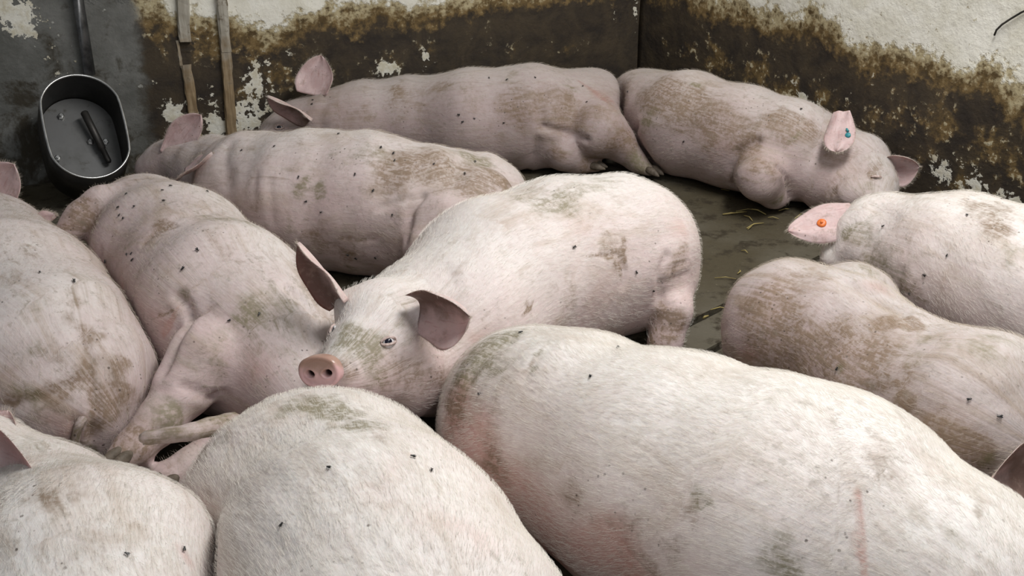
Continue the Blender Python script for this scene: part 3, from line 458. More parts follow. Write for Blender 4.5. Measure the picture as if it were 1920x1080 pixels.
             [-0.2286, 1.9509, 0.3215, 0.026, 0.5, 1], [-0.1674, 1.9209, 0.2196, 0.0628, 0.4, 0], [-0.2447, 1.8544, 0.2103, 0.0408, 0.4, 0], [0.2315, 2.3597, 0.3072, 0.0487, 0.5, 0], [0.257, 2.3496, 0.2584, 0.0367, 0.5, 0],
             [0.1234, 2.4421, 0.4063, 0.074, 0.6, 1], [0.2289, 2.5251, 0.3961, 0.0636, 0.4, 1], [0.0483, 2.3775, 0.4043, 0.0724, 0.5, 1], [0.3898, 2.4143, 0.2297, 0.0503, 0.7, 0], [0.3531, 2.3545, 0.0838, 0.0504, 1.2, 0],
             [0.3648, 2.3678, 0.1265, 0.0377, 0.5, 0], [0.2066, 2.3029, 0.1993, 0.0729, 0.4, 2], [-0.0659, 2.0535, 0.2455, 0.033, 0.5, 2], [0.1449, 2.3596, 0.3596, 0.0483, 0.4, 2], [0.1175, 2.2258, 0.2362, 0.0587, 0.4, 0],
             [-0.2262, 2.355, 0.3087, 0.0608, 0.5, 1], [0.399, 2.4694, 0.3022, 0.0443, 0.6, 2], [0.0282, 2.1297, 0.2571, 0.0226, 0.5, 0], [-0.0948, 2.1338, 0.3358, 0.0279, 0.5, 0], [-0.1212, 2.0869, 0.3026, 0.0441, 0.3, 1],
             [-0.1872, 1.9355, 0.2827, 0.0312, 0.4, 1]],
  'grooves': [[[[0.3479, 2.3887, 0.1583], [0.3439, 2.3873, 0.228], [0.3619, 2.4069, 0.2603]], 0.01, 0.008], [[[0.3493, 2.3892, 0.2244], [0.3827, 2.4095, 0.2318], [0.4156, 2.4386, 0.2328]], 0.005, 0.003],
              [[[0.3479, 2.3874, 0.2005], [0.3843, 2.4089, 0.2045], [0.4207, 2.4414, 0.2009]], 0.005, 0.0035], [[[0.244, 2.3525, 0.2838], [0.2571, 2.3454, 0.2468], [0.2551, 2.3367, 0.2171]], 0.008, 0.004],
              [[[0.2055, 2.3317, 0.2927], [0.2311, 2.3466, 0.289]], 0.006, 0.003], [[[-0.261, 1.911, 0.3129], [-0.2387, 1.923, 0.3125], [-0.2176, 1.9104, 0.2959], [-0.2175, 1.9031, 0.2824]], 0.004, 0.005],
              [[[-0.2638, 1.8837, 0.2985], [-0.244, 1.8799, 0.2798], [-0.2205, 1.8989, 0.2765]], 0.004, 0.004], [[[-0.2894, 1.8282, 0.228], [-0.2723, 1.8371, 0.2286], [-0.2586, 1.8459, 0.22]], 0.004, 0.006],
              [[[-0.3048, 1.8464, 0.2934], [-0.297, 1.8335, 0.2801], [-0.2948, 1.8234, 0.2607]], 0.005, 0.004], [[[-0.2805, 1.8434, 0.2746], [-0.2748, 1.839, 0.2599]], 0.004, 0.003],
              [[[-0.1402, 2.1543, 0.3449], [-0.122, 2.116, 0.3255]], 0.01, 0.003], [[[0.3278, 2.3833, 0.1469], [0.3711, 2.3771, 0.1471]], 0.005, 0.003]],
  'scratches': [[[[0.0225, 2.1154, 0.2491], [0.0374, 2.1411, 0.254], [0.0456, 2.1583, 0.2609]], 0.004, 0.8, 'mud'],
                [[[0.1679, 2.313, 0.3008], [0.1993, 2.33, 0.2961], [0.231, 2.344, 0.2848], [0.2439, 2.342, 0.2617], [0.2549, 2.3378, 0.2234]], 0.004, 0.7, 'mud'],
                [[[0.2575, 2.3806, 0.3117], [0.2543, 2.3583, 0.2813], [0.2635, 2.3511, 0.251]], 0.004, 0.6, 'mud'], [[[-0.0638, 2.065, 0.2643], [-0.0463, 2.0791, 0.2757]], 0.002, 0.6, 'mud'],
                [[[-0.1059, 2.2334, 0.3703], [-0.0633, 2.2375, 0.3761]], 0.005, 0.5, 'dung']],
  'flies': [[[0.1371, 2.3077, 0.3239], [0.5676, -0.5562, 0.607]], [[0.2859, 2.361, 0.2398], [0.4876, -0.8229, 0.2916]], [[0.3318, 2.3801, 0.1832], [0.4776, -0.8712, -0.1136]]],
  'eyes': [[[-0.2374, 1.9035, 0.2983], [0.3385, -0.626, 0.7026], False], [[-0.3512, 1.9587, 0.2945], [-0.8492, 0.1803, 0.4964], False]],
  'hooves': [[[0.3392, 2.3428, 0.0343], [-0.3, -0.9, -0.1]], [[0.3613, 2.3369, 0.0347], [0, -0.9, -0.1]]]},
 {'label': 'largest pale pig in the front, scratched pink on the flank',
  'short': 'largest pale pig',
  'h': 0.008,
  'dors': (0.2, 0.3, 0.9),
  'spine': [(0.0411, 1.8505, 0.1592, 0.1769), (0.1185, 1.7622, 0.1733, 0.1925), (0.264, 1.5934, 0.1934, 0.2148), (0.4136, 1.446, 0.2066, 0.2296), (0.5077, 1.4304, 0.1979, 0.2198), (0.6281, 1.3067, 0.1763, 0.1959),
            (0.7072, 1.2062, 0.1481, 0.1354), (0.7745, 1.1359, 0.1394, 0.0796), (0.812, 1.0838, 0.1458, 0.0525)],
  'limbs': [('ham', 0.06, [(-0.0212, 1.9048, 0.1071, 0.119), (0.0251, 1.7755, 0.1175, 0.1306)])],
  'tint': 1.0,
  'grime': 0.3,
  'hair': 56000,
  'tone': 0.96,
  'tail_r': 0.02,
  'ears': [],
  'stains': [[-0.0792, 1.8213, 0.2869, 0.0544, 1.1, 1], [-0.05, 1.8559, 0.3133, 0.05, 0.9, 1], [-0.1088, 1.7902, 0.2252, 0.0494, 0.8, 0], [0.0, 1.8748, 0.3316, 0.0402, 0.6, 1], [-0.0191, 1.7607, 0.3206, 0.0431, 0.5, 1],
             [-0.1086, 1.7828, 0.2181, 0.0395, 0.7, 0], [-0.0761, 1.6942, 0.2055, 0.0761, 1.3, 2], [-0.0985, 1.7922, 0.2468, 0.0493, 0.6, 2], [0.1781, 1.3631, 0.1998, 0.0729, 0.9, 2], [-0.0371, 1.6655, 0.257, 0.0557, 0.5, 0],
             [-0.0566, 1.6507, 0.1558, 0.0471, 1.0, 2], [-0.037, 1.6324, 0.2018, 0.0324, 0.8, 0], [-0.0091, 1.5954, 0.1942, 0.0273, 0.7, 0], [0.0182, 1.5677, 0.148, 0.0908, 1.2, 2], [0.0541, 1.5326, 0.108, 0.0721, 1.0, 2],
             [0.0928, 1.4709, 0.2602, 0.0422, 0.7, 0], [0.1172, 1.4234, 0.1929, 0.067, 0.7, 2], [0.2739, 1.321, 0.3524, 0.0183, 1.1, 1], [0.287, 1.308, 0.3526, 0.0151, 1.1, 1], [0.2526, 1.3209, 0.3294, 0.023, 0.6, 0],
             [0.3664, 1.2461, 0.3308, 0.044, 0.5, 1], [0.3944, 1.2297, 0.3075, 0.0438, 0.5, 1], [0.1698, 1.3819, 0.2452, 0.0485, 0.5, 0], [0.2175, 1.3109, 0.2517, 0.0466, 0.6, 0], [0.5214, 1.3652, 0.418, 0.0307, 0.5, 0],
             [0.5499, 1.3254, 0.3994, 0.0301, 0.5, 0], [0.6411, 1.2675, 0.3775, 0.0132, 0.9, 0], [0.6019, 1.2245, 0.3653, 0.043, 0.4, 1], [0.0471, 1.7448, 0.3617, 0.0113, 0.9, 1], [0.0369, 1.6931, 0.3476, 0.0129, 0.7, 1],
             [0.0668, 1.7768, 0.3661, 0.0115, 0.6, 1], [-0.1194, 1.7674, 0.1465, 0.0597, 0.6, 2], [0.4645, 1.2218, 0.3138, 0.0145, 0.3, 2]],
  'grooves': [[[[-0.0785, 1.7973, 0.2778], [-0.0492, 1.8197, 0.3102], [0.0, 1.8362, 0.3349]], 0.012, 0.005], [[[0.0231, 1.6909, 0.3384], [0.0467, 1.7272, 0.3605], [0.0761, 1.7705, 0.3694]], 0.01, 0.003]],
  'scratches': [[[[0.4796, 1.2938, 0.3854], [0.4788, 1.2762, 0.3712], [0.4785, 1.2567, 0.3542], [0.4777, 1.2382, 0.3369], [0.4771, 1.2187, 0.3163], [0.4768, 1.2107, 0.3066]], 0.0045, 1.2, 'red'],
                [[[0.4681, 1.2499, 0.3459], [0.4696, 1.2299, 0.3254]], 0.003, 0.6, 'red'], [[[0.0568, 1.7585, 0.365], [0.0279, 1.7112, 0.3481], [0.0, 1.6975, 0.3239]], 0.006, 0.5, 'mud']],
  'flies': [[[0.017, 1.8644, 0.337], [-0.2074, 0.139, 0.9683]], [[0.1857, 1.7315, 0.3762], [-0.0007, 0.2598, 0.9657]], [[0.1308, 1.6196, 0.3819], [-0.4422, -0.0784, 0.8935]], [[-0.0575, 1.7432, 0.2756], [-0.7948, -0.2164, 0.567]]]},
 {'label': 'brownish pig lying at the right with its rump toward the bare floor',
  'short': 'brownish pig at the right',
  'h': 0.009,
  'dors': (0.55, 0.25, 0.75),
  'spine': [(0.6365, 2.2442, 0.1448, 0.1609), (0.7182, 2.1459, 0.146, 0.1622), (0.7776, 1.9651, 0.1477, 0.1642), (0.8687, 1.8116, 0.1655, 0.1838), (0.9657, 1.747, 0.1247, 0.1337), (1.0148, 1.6641, 0.0889, 0.0866),
            (1.0513, 1.6112, 0.0701, 0.0566)],
  'limbs': [('ham', 0.03, [(0.7944, 2.3484, 0.1194, 0.1326), (0.8346, 2.2842, 0.0994, 0.1105)])],
  'tint': 0.3,
  'grime': 0.95,
  'hair': 12000,
  'tone': 0.7,
  'tail_r': 0.02,
  'ears': [{'base': (0.8779, 1.5362, 0.2405), 'tip': (0.7569, 1.4999, 0.2573), 'w': 0.105, 'bw': 0.9, 'pt': 3, 'n': (-0.35, -0.8, 0.45), 'cup': 0.35, 'brown': 0.9, 'label': 'brown ear hanging down'}],
  'stains': [[0.5339, 2.1234, 0.2096, 0.0909, 0.6, 0], [0.6122, 2.1577, 0.2938, 0.0907, 0.45, 0], [0.6538, 1.858, 0.2081, 0.0613, 0.6, 0], [0.5856, 2.0561, 0.2193, 0.0663, 0.6, 0], [0.6401, 1.9853, 0.2565, 0.0533, 0.8, 0],
             [0.6738, 1.9247, 0.2767, 0.0518, 0.9, 0], [0.5785, 2.0421, 0.1513, 0.0668, 0.7, 0], [0.5307, 2.1862, 0.2551, 0.0462, 0.6, 0], [0.7472, 1.9467, 0.3178, 0.0311, 1.2, 0], [0.7727, 1.9304, 0.3203, 0.0206, 1.0, 0],
             [0.618, 1.965, 0.2191, 0.0639, 0.6, 0], [0.6991, 1.8333, 0.2688, 0.0599, 0.6, 0], [0.7145, 1.7478, 0.2506, 0.0579, 0.6, 0], [0.7594, 1.6733, 0.2301, 0.0375, 1.0, 0], [0.807, 1.6517, 0.233, 0.0278, 1.0, 0],
             [0.8242, 1.6412, 0.2179, 0.0204, 0.9, 1], [0.7641, 1.8425, 0.3204, 0.0496, 0.6, 1], [0.7713, 2.1276, 0.3079, 0.0447, 0.6, 2], [0.779, 2.3319, 0.2529, 0.073, 0.6, 1], [0.4995, 2.1519, 0.1428, 0.0465, 0.8, 2],
             [0.5435, 2.0929, 0.1616, 0.0566, 0.5, 0], [0.6375, 1.9125, 0.2338, 0.0094, 1.2, 1], [0.6873, 2.0212, 0.2983, 0.0215, 0.4, 0], [0.8584, 1.7948, 0.3566, 0.0579, 0.6, 1], [0.7834, 1.6765, 0.261, 0.056, 0.4, 0]],
  'grooves': [[[[0.7059, 2.1374, 0.3157], [0.7426, 2.0691, 0.311], [0.7699, 1.9873, 0.3209]], 0.02, 0.01], [[[0.7655, 1.9735, 0.3219], [0.7716, 1.9268, 0.3198], [0.7582, 1.9154, 0.3164]], 0.008, 0.005]],
  'flies': [[[0.6361, 1.9144, 0.2327], [-0.8217, -0.2927, 0.4891]], [[0.8444, 1.6661, 0.2771], [-0.0622, -0.8055, 0.5893]], [[0.8017, 1.6957, 0.2938], [-0.3746, -0.6929, 0.6162]]]},
 {'label': 'pale pig at the right edge with an orange tag in its ear',
  'short': 'pig with the orange tag',
  'h': 0.009,
  'dors': (0.1, 0.3, 0.9),
  'spine': [(1.2783, 2.2914, 0.1644, 0.1826), (1.193, 2.4155, 0.1736, 0.1929), (1.1041, 2.5543, 0.1676, 0.1862), (1.0089, 2.6974, 0.1409, 0.1565), (0.9552, 2.7259, 0.1653, 0.1096), (0.9314, 2.7721, 0.1461, 0.08),
            (0.8869, 2.7392, 0.1229, 0.0454), (0.84, 2.6941, 0.1209, 0.028)],
  'limbs': [],
  'tint': 0.8,
  'grime': 0.35,
  'hair': 12000,
  'tone': 0.9,
  'tail_r': 0.02,
  'ears': [{'base': (0.8955, 2.7299, 0.2449),
            'tip': (0.7252, 2.7219, 0.1806),
            'w': 0.125,
            'brown': 0.35,
            'pt': 1.7,
            'n': (0.2, -0.5, 0.9),
            'cup': -0.15,
            'tag': {'u': 0.5, 'v': 0.05, 'col': 'orange'},
            'label': 'spread ear carrying the tag'}],
  'stains': [[0.9021, 2.553, 0.1827, 0.0663, 0.6, 1], [0.8927, 2.6371, 0.2345, 0.0541, 0.5, 1], [0.9378, 2.4505, 0.1715, 0.0771, 0.6, 1], [0.9581, 2.4206, 0.1431, 0.0511, 0.7, 0], [0.8896, 2.5767, 0.1282, 0.0539, 0.8, 0],
             [0.9504, 2.4933, 0.2649, 0.0514, 0.4, 0], [1.1173, 2.469, 0.3565, 0.0628, 0.7, 0], [1.1302, 2.3747, 0.3536, 0.0486, 0.7, 0], [1.1186, 2.3001, 0.3194, 0.0476, 0.5, 1], [0.861, 2.6646, 0.2234, 0.0191, 0.9, 1],
             [0.995, 2.3881, 0.2413, 0.0373, 0.4, 0], [1.0571, 2.5804, 0.3487, 0.0392, 0.4, 1], [0.9608, 2.4715, 0.0604, 0.0526, 0.6, 1]],
  'grooves': [[[[0.8492, 2.6588, 0.1962], [0.8733, 2.6663, 0.2373], [0.9238, 2.669, 0.2728]], 0.016, 0.006], [[[0.8912, 2.5846, 0.1835], [0.9171, 2.5859, 0.2408], [0.95, 2.5839, 0.2844]], 0.014, 0.005],
              [[[0.9479, 2.4521, 0.1064], [0.9331, 2.4638, 0.1439], [0.9365, 2.458, 0.1963]], 0.014, 0.005]],
  'flies': [[[0.9278, 2.5981, 0.2574], [-0.7467, -0.1126, 0.6555]], [[1.0676, 2.454, 0.3435], [-0.3974, -0.1682, 0.9021]], [[1.0115, 2.3883, 0.2697], [-0.8073, -0.353, 0.4729]], [[0.9736, 2.4069, 0.211], [-0.8179, -0.5304, 0.2229]],
            [[0.9529, 2.4258, 0.1547], [-0.8374, -0.5409, -0.0785]]]},
 {'label': 'sleeping pig along the right wall with a blue-green mark on its ear',
  'short': 'sleeping pig along the right wall',
  'h': 0.01,
  'dors': (0.6, 0.5, 0.6),
  'spine': [(0.4876, 4.0697, 0.1379, 0.1532), (0.6127, 3.7722, 0.1638, 0.182), (0.7634, 3.6297, 0.1584, 0.176), (0.8915, 3.5153, 0.1526, 0.1696), (1.0109, 3.4902, 0.1244, 0.1429), (1.0904, 3.376, 0.1398, 0.1082),
            (1.1106, 3.2573, 0.1219, 0.069), (1.088, 3.15, 0.1048, 0.048)],
  'limbs': [('foreleg', 0.02, [(0.844, 3.5213, 0.1139, 0.1266), (0.7753, 3.3179, 0.13, 0.07), (0.8385, 3.3662, 0.05, 0.0443), (0.8616, 3.3869, 0.035, 0.0343)]),
            ('hindleg', 0.02, [(0.4621, 4.0916, 0.0904, 0.1005), (0.4656, 3.8582, 0.13, 0.0494), (0.4248, 3.8154, 0.1, 0.0264)]), ('jaw', 0.03, [(1.0058, 3.3567, 0.0985, 0.098), (1.0423, 3.22, 0.1129, 0.0651)])],
  'tint': 0.5,
  'grime': 0.6,
  'hair': 6000,
  'tone': 0.72,
  'tail_r': 0.02,
  'ears': [{'base': (1.0123, 3.3475, 0.3391), 'tip': (0.9892, 3.2525, 0.2299), 'w': 0.078, 'pt': 6, 'n': (-0.4, -0.85, 0.1), 'cup': -0.2, 'tag': {'u': 0.62, 'v': 0.62, 'col': 'blue'}, 'label': 'ear hanging down over the cheek'},
           {'base': (1.1533, 3.3327, 0.1652), 'tip': (1.2588, 3.2974, 0.1842), 'w': 0.12, 'n': (0.0, -1, -0.15), 'cup': 0.5, 'pt': 3}],
  'stains': [[0.4726, 3.7435, 0.2964, 0.1091, 0.6, 0], [0.5648, 3.6131, 0.2774, 0.1059, 0.5, 0], [0.7173, 3.4672, 0.2486, 0.1025, 0.4, 0], [1.0207, 3.3004, 0.197, 0.0823, 0.35, 0], [0.6049, 3.6736, 0.3369, 0.0214, 1.3, 1],
             [0.8695, 3.4015, 0.2858, 0.0502, 1.0, 0], [0.8998, 3.3755, 0.2591, 0.0367, 1.0, 0], [0.9359, 3.3927, 0.2712, 0.0334, 0.9, 0], [0.8911, 3.3706, 0.252, 0.0233, 1.1, 1], [0.7416, 3.3858, 0.1861, 0.0506, 0.8, 0],
             [0.7373, 3.2706, 0.1726, 0.0492, 0.7, 0], [0.5177, 3.6689, 0.2982, 0.0803, 0.6, 0], [0.6287, 3.5746, 0.2883, 0.0699, 0.6, 0], [0.6408, 3.516, 0.2338, 0.0693, 0.5, 0], [0.4524, 3.6925, 0.2271, 0.0362, 0.8, 1],
             [0.4068, 3.9896, 0.2304, 0.0775, 0.7, 0], [0.4597, 3.6594, 0.1903, 0.0451, 0.5, 1], [1.0975, 3.2217, 0.1894, 0.0403, 0.7, 0], [0.9762, 3.2203, 0.1215, 0.0488, 0.6, 0], [1.0549, 3.1705, 0.1567, 0.04, 0.6, 1],
             [0.8389, 3.3101, 0.0619, 0.0336, 0.9, 1], [0.8021, 3.2675, 0.1737, 0.0409, 0.6, 0], [0.672, 3.4689, 0.1768, 0.0517, 0.5, 2], [0.7314, 3.4386, 0.2221, 0.068, 0.4, 0], [0.8381, 3.4097, 0.2833, 0.0419, 0.6, 0]],
  'grooves': [[[[0.7214, 3.4684, 0.0585], [0.7099, 3.4433, 0.1221], [0.7248, 3.4296, 0.1806], [0.7748, 3.4014, 0.225]], 0.012, 0.012], [[[0.8847, 3.3604, 0.0522], [0.8639, 3.3343, 0.1154], [0.8229, 3.2889, 0.175]], 0.01, 0.01],
              [[[0.7722, 3.2935, 0.1993], [0.8032, 3.2778, 0.1839], [0.8482, 3.313, 0.1405]], 0.008, 0.006], [[[0.7765, 3.2668, 0.1825], [0.8112, 3.268, 0.1649]], 0.006, 0.006],
              [[[0.971, 3.2266, 0.1105], [0.9837, 3.2287, 0.1443], [1.005, 3.2255, 0.1626]], 0.01, 0.006], [[[0.4327, 3.7257, 0.1797], [0.4286, 3.7746, 0.1361], [0.4103, 3.8032, 0.1038]], 0.01, 0.01],
              [[[1.0531, 3.1992, 0.1718], [1.0909, 3.1916, 0.1728], [1.1172, 3.2021, 0.1793]], 0.004, 0.006], [[[1.0017, 3.1809, 0.093], [0.9815, 3.2111, 0.1249]], 0.008, 0.006]],
  'flies': [[[0.9135, 3.4463, 0.3159], [0.1275, -0.4627, 0.8773]], [[0.5703, 3.5657, 0.173], [-0.7005, -0.7049, 0.111]], [[0.4146, 3.915, 0.2465], [-0.9013, -0.1124, 0.4183]]],
  'eyes': [[[1.0968, 3.1968, 0.1761], [-0.0568, -0.4802, 0.8753], True]]}]


# ------------------------------------------------------------------ walls, floor
M_wall = wall_material(); M_floor = floor_material()
def wall(name, D, length, back, zl, patches, ochres, conc_s, flip):
    d = Vector((D[0], D[1], 0)).normalized(); n = Vector((-d.y, d.x, 0))
    if n.dot(Vector((0, 0, 0)) - Vector(CORNER)) < 0: n = -n          # into the pen
    step = .03; ns = int((length + back) / step); nz = int(2.1 / step)
    S = np.linspace(-back, length, ns + 1); Zz = np.linspace(-.02, 2.08, nz + 1)
    SS, ZZ = np.meshgrid(S, Zz, indexing='ij')
    rng = np.random.RandomState(len(name)); 
    lump = sum(np.sin(SS * a + b) * np.sin(ZZ * c_ + e) for a, b, c_, e in rng.uniform(3, 14, (6, 4))) * .0022
    verts = np.stack([SS.ravel(), lump.ravel(), ZZ.ravel()], 1)
    idx = np.arange((ns + 1) * (nz + 1)).reshape(ns + 1, nz + 1)
    q = np.stack([idx[:-1, :-1].ravel(), idx[1:, :-1].ravel(), idx[1:, 1:].ravel(), idx[:-1, 1:].ravel()], 1)
    # thickness behind
    m = len(verts)
    bx = [(-back, -.16, -.02), (length, -.16, -.02), (length, -.16, 2.08), (-back, -.16, 2.08)]
    c4 = [idx[0, 0], idx[-1, 0], idx[-1, -1], idx[0, -1]]
    faces = [tuple(f) for f in q.tolist()]
    faces += [(m + 3, m + 2, m + 1, m)]
    faces += [tuple(idx[:, 0][::-1].tolist()) + (m, m + 1), tuple(idx[:, -1].tolist()) + (m + 2, m + 3), tuple(idx[0, :].tolist()) + (m + 3, m), tuple(idx[-1, :][::-1].tolist()) + (m + 1, m + 2)]
    V = np.concatenate([verts, np.array(bx)])
    x = d if True else d
    mat = Matrix(((d.x, n.x, 0, CORNER[0]), (d.y, n.y, 0, CORNER[1]), (0, 0, 1, 0), (0, 0, 0, 1)))
    if mat.to_3x3().determinant() < 0:
        V[:, 0] *= -1; mat = Matrix(((-d.x, n.x, 0, CORNER[0]), (-d.y, n.y, 0, CORNER[1]), (0, 0, 1, 0), (0, 0, 0, 1))); faces = [f[::-1] for f in faces]
    o = mesh_obj(name, V, faces, M_wall); o.matrix_world = mat
    sv = np.abs(V[:, 0]) * np.sign(V[:, 0]) if not (V[0, 0] == back) else -V[:, 0]
    zv = V[:, 2]
    xs = [a for a, b in zl]; zs = [b for a, b in zl]
    me = o.data
    def put(nm, arr): me.attributes.new(nm, 'FLOAT', 'POINT').data.foreach_set('value', np.asarray(arr, np.float32))
    put('h', zv - np.interp(sv, xs, zs))
    def blobs(L):
        r = np.zeros(len(V))
        for s0, z0, rs, rz, a in L: r = np.maximum(r, a * np.exp(-((sv - s0) / rs) ** 2 - ((zv - z0) / rz) ** 2))
        return r
    put('patch', blobs(patches)); put('ochre', blobs(ochres)); put('conc', sv - conc_s if conc_s else np.full(len(V), -1.))
    tag(o, kind='structure'); return o
wall('wall_back', LDIR, 3.0, .16, WL_LINE, WL_PATCH, WL_OCHRE, WL_CONC, False)
wall('wall_right', RDIR, 4.2, 0, WR_LINE, WR_PATCH, WR_OCHRE, None, True)
# floor: a solid slab at the back and concrete slats toward the front
SD = Vector((.72, .694, 0)).normalized(); SN = Vector((SD.y, -SD.x, 0)); SP = Vector((SLAT0[0], SLAT0[1], 0))
bm = bmesh.new()
def sp(a, b, z): p = SP + SD * a + SN * b; return (p.x, p.y, z)
A, B = 4.2, -5.0
top = [bm.verts.new(sp(a, b, 0)) for a, b in ((-A, 0), (A, 0), (A, B), (-A, B))]
bot = [bm.verts.new(sp(a, b, -.12)) for a, b in ((-A, 0), (A, 0), (A, B), (-A, B))]
bm.faces.new(top); bm.faces.new(bot[::-1])
for i in range(4): bm.faces.new((top[i], bot[i], bot[(i + 1) % 4], top[(i + 1) % 4]))
pit = [bm.verts.new(sp(a, b, -.45)) for a, b in ((-A, -.1), (A, -.1), (A, 3.4), (-A, 3.4))]; bm.faces.new(pit)
floor = bm_obj('floor', bm, M_floor, smooth=False); tag(floor, kind='structure')
sl = bmesh.new(); add_box(sl, (0, 0, 0), (A * 2, .105, .09), bev=.006)
sme = bpy.data.meshes.new('slat'); sl.to_mesh(sme); sl.free(); sme.materials.append(M_floor)
for i in range(22):
    o = bpy.data.objects.new('slat', sme); col.objects.link(o); o.parent = floor
    p = SP + SN * (.022 + .0525 + i * .127); o.location = (p.x, p.y, -.045); o.rotation_euler = (0, 0, math.atan2(SD.y, SD.x))

# ------------------------------------------------------------------ wall fittings
LN = Vector((-LDIR[1], LDIR[0], 0)); LN = LN if LN.dot(-Vector(CORNER)) > 0 else -LN
LDv = Vector((LDIR[0], LDIR[1], 0))
def onwall(s, z, off=0): return Vector(CORNER) + LDv * s + LN * off + Vector((0, 0, z))
def batten_material():
    k = NT('weathered_batten', .78, .2); p = k.obj(); q = k.mapv(p, scale=(30, 30, 2.5)); n = k.noise(q, 2.2, 6, .6, .6); n2 = k.noise(p, 18, 6, .65)
    sx = k.n('SeparateXYZ'); k.put(sx.inputs[0], p); zz = k.math('ADD', sx.outputs[2], k.math('MULTIPLY', k.math('SUBTRACT', n2, .5), .5))
    lime = k.mix(k.ss(n, .3, .7), (.46, .43, .37), (.31, .285, .235)); wood = k.mix(k.ss(n, .3, .7), (.36, .27, .165), (.19, .13, .07))
    c = k.mix(k.ss(zz, BAT_Z - .12, BAT_Z + .12), wood, lime); c = k.mix(k.ss(n2, .58, .68, 0, .85), c, (.10, .07, .04)); k.base(c); k.bump(n, .6, .003); return k.m
M_wood = batten_material(); M_lime = M_wood; M_steel = steel_material()
M_steel_bright = plain('worn_bright_steel', (.62, .62, .61), (.45, .45, .44), .28, .5, 30, .9, .1)
M_steel_dark = plain('dark_stained_steel', (.030, .028, .026), (.06, .055, .05), .45, .4, 12, .5)
M_water = water_material()
def plank(bm, p0, p1, wd, th, rough=.002, n=14, seed=0):
    rnd = random.Random(seed); p0 = Vector(p0); p1 = Vector(p1); ax = (p1 - p0).normalized(); side = LN.cross(ax).normalized(); rings = []
    for i in range(n + 1):
        c = p0.lerp(p1, i / n); j = lambda: rnd.uniform(-rough, rough)
        rings.append([bm.verts.new(c + side * (sx * wd / 2 + j()) + LN * (ty + j() * .5)) for sx, ty in ((-1, 0), (-1, th * .8), (-.8, th), (.8, th), (1, th * .8), (1, 0))])
    for a, b in zip(rings, rings[1:]):
        for k in range(6): bm.faces.new((a[k], a[(k + 1) % 6], b[(k + 1) % 6], b[k]))
    bm.faces.new(rings[0][::-1]); bm.faces.new(rings[-1])
b1 = empty('wooden_batten', onwall(*BAT1[0])); tag(b1, 'wooden batten on the back wall with a dark broken gap, nearer the drinking bowl', 'batten', 'battens on the back wall')
bm = bmesh.new(); plank(bm, onwall(*BAT1[1], -.002), onwall(*BAT1[2], -.002), .040, .026, seed=1); bm_obj('upper_length', bm, M_lime, b1, False)['label'] = 'limewashed upper length'
bm = bmesh.new(); plank(bm, onwall(*BAT1[3], -.002), onwall(*BAT1[4], -.002), .034, .022, seed=2); bm_obj('lower_length', bm, M_wood, b1, False)['label'] = 'bare wood lower length'
bm = bmesh.new(); plank(bm, onwall(*BAT1[5], -.002), onwall(*BAT1[6], -.002), .010, .012, .0015, 6, 3); bm_obj('splinter', bm, M_lime, b1, False)
bm = bmesh.new(); plank(bm, onwall(*BAT1[2], -.002), onwall(*BAT1[3], -.002), .034, .010, .003, 6, 4); bm_obj('dung_caked_length', bm, plain('caked_dung', (.028, .022, .017), (.06, .044, .026), .8, .2, 30), b1, False)
b2 = empty('wooden_batten', onwall(*BAT2[0])); tag(b2, 'unbroken wooden batten on the back wall, nearer the corner', 'batten', 'battens on the back wall')
bm = bmesh.new(); plank(bm, onwall(*BAT2[1], -.002), onwall(*BAT2[2], -.002), .036, .028, seed=5); bm_obj('upper_length', bm, M_lime, b2, False)['label'] = 'limewashed upper length'
bm = bmesh.new(); plank(bm, onwall(*BAT2[2], -.002), onwall(*BAT2[3], -.002), .036, .026, seed=6); bm_obj('lower_length', bm, M_wood, b2, False)['label'] = 'bare wood lower length'

# drinking bowl: an oval steel cup tilted up, with a bolted bottom plate, a nipple pipe and a supply pipe
tr = empty('drinking_bowl', (BOWL_C[0], BOWL_C[1], 0)); tag(tr, 'oval steel drinking bowl on the back wall under a dark pipe', 'drinking bowl')
tilt = math.radians(BOWL_TILT); bn = (LN * math.cos(tilt) + Vector((0, 0, 1)) * math.sin(tilt)).normalized()
bn = (Matrix.Rotation(math.radians(BOWL_YAW), 3, 'Z') @ bn).normalized()
ba = Vector((0, 0, 1)).cross(bn).normalized(); bb = bn.cross(ba).normalized()      # ba: sideways, bb: up along the opening
bc = Vector(BOWL_C)
def oval(k, n=64, grow=0, rot=0):
    t = 2 * math.pi * k / n; a = BOWL_A + grow; s_ = BOWL_B - BOWL_A
    x = a * math.cos(t); y = a * math.sin(t) + (s_ if math.sin(t) > 0 else -s_)
    if abs(math.sin(t)) < .25: y = a * math.sin(t) + s_ * math.sin(t) / .25
    r = math.radians(BOWL_ROLL); return x * math.cos(r) - y * math.sin(r), x * math.sin(r) + y * math.cos(r)
def bp(x, y, z): return bc + ba * x + bb * y + bn * z
def oval_skin(levels, close=False, n=64):
    bm = bmesh.new(); rings = []
    for g, z in levels: rings.append([bm.verts.new(bp(*oval(k, n, g), z)) for k in range(n)])
    for a, b in zip(rings, rings[1:]):
        for k in range(n): bm.faces.new((a[k], a[(k + 1) % n], b[(k + 1) % n], b[k]))
    if close: bm.faces.new(rings[0][::-1]); bm.faces.new(rings[-1])
    return bm
DP = BOWL_D
bm = oval_skin([(-.001, -.002), (-.004, -DP), (.004, -DP - .001), (.004, -.002), (-.001, -.002)])
bm_obj('bowl_wall', bm, M_steel_dark, tr)
bm = oval_skin([(.002, -DP * .95), (-.004, -DP * 1.2)], False); bm_obj('bowl_foot', bm, M_steel_dark, tr)
bm = bmesh.new(); ring = [bp(*oval(k), 0) for k in range(64)]
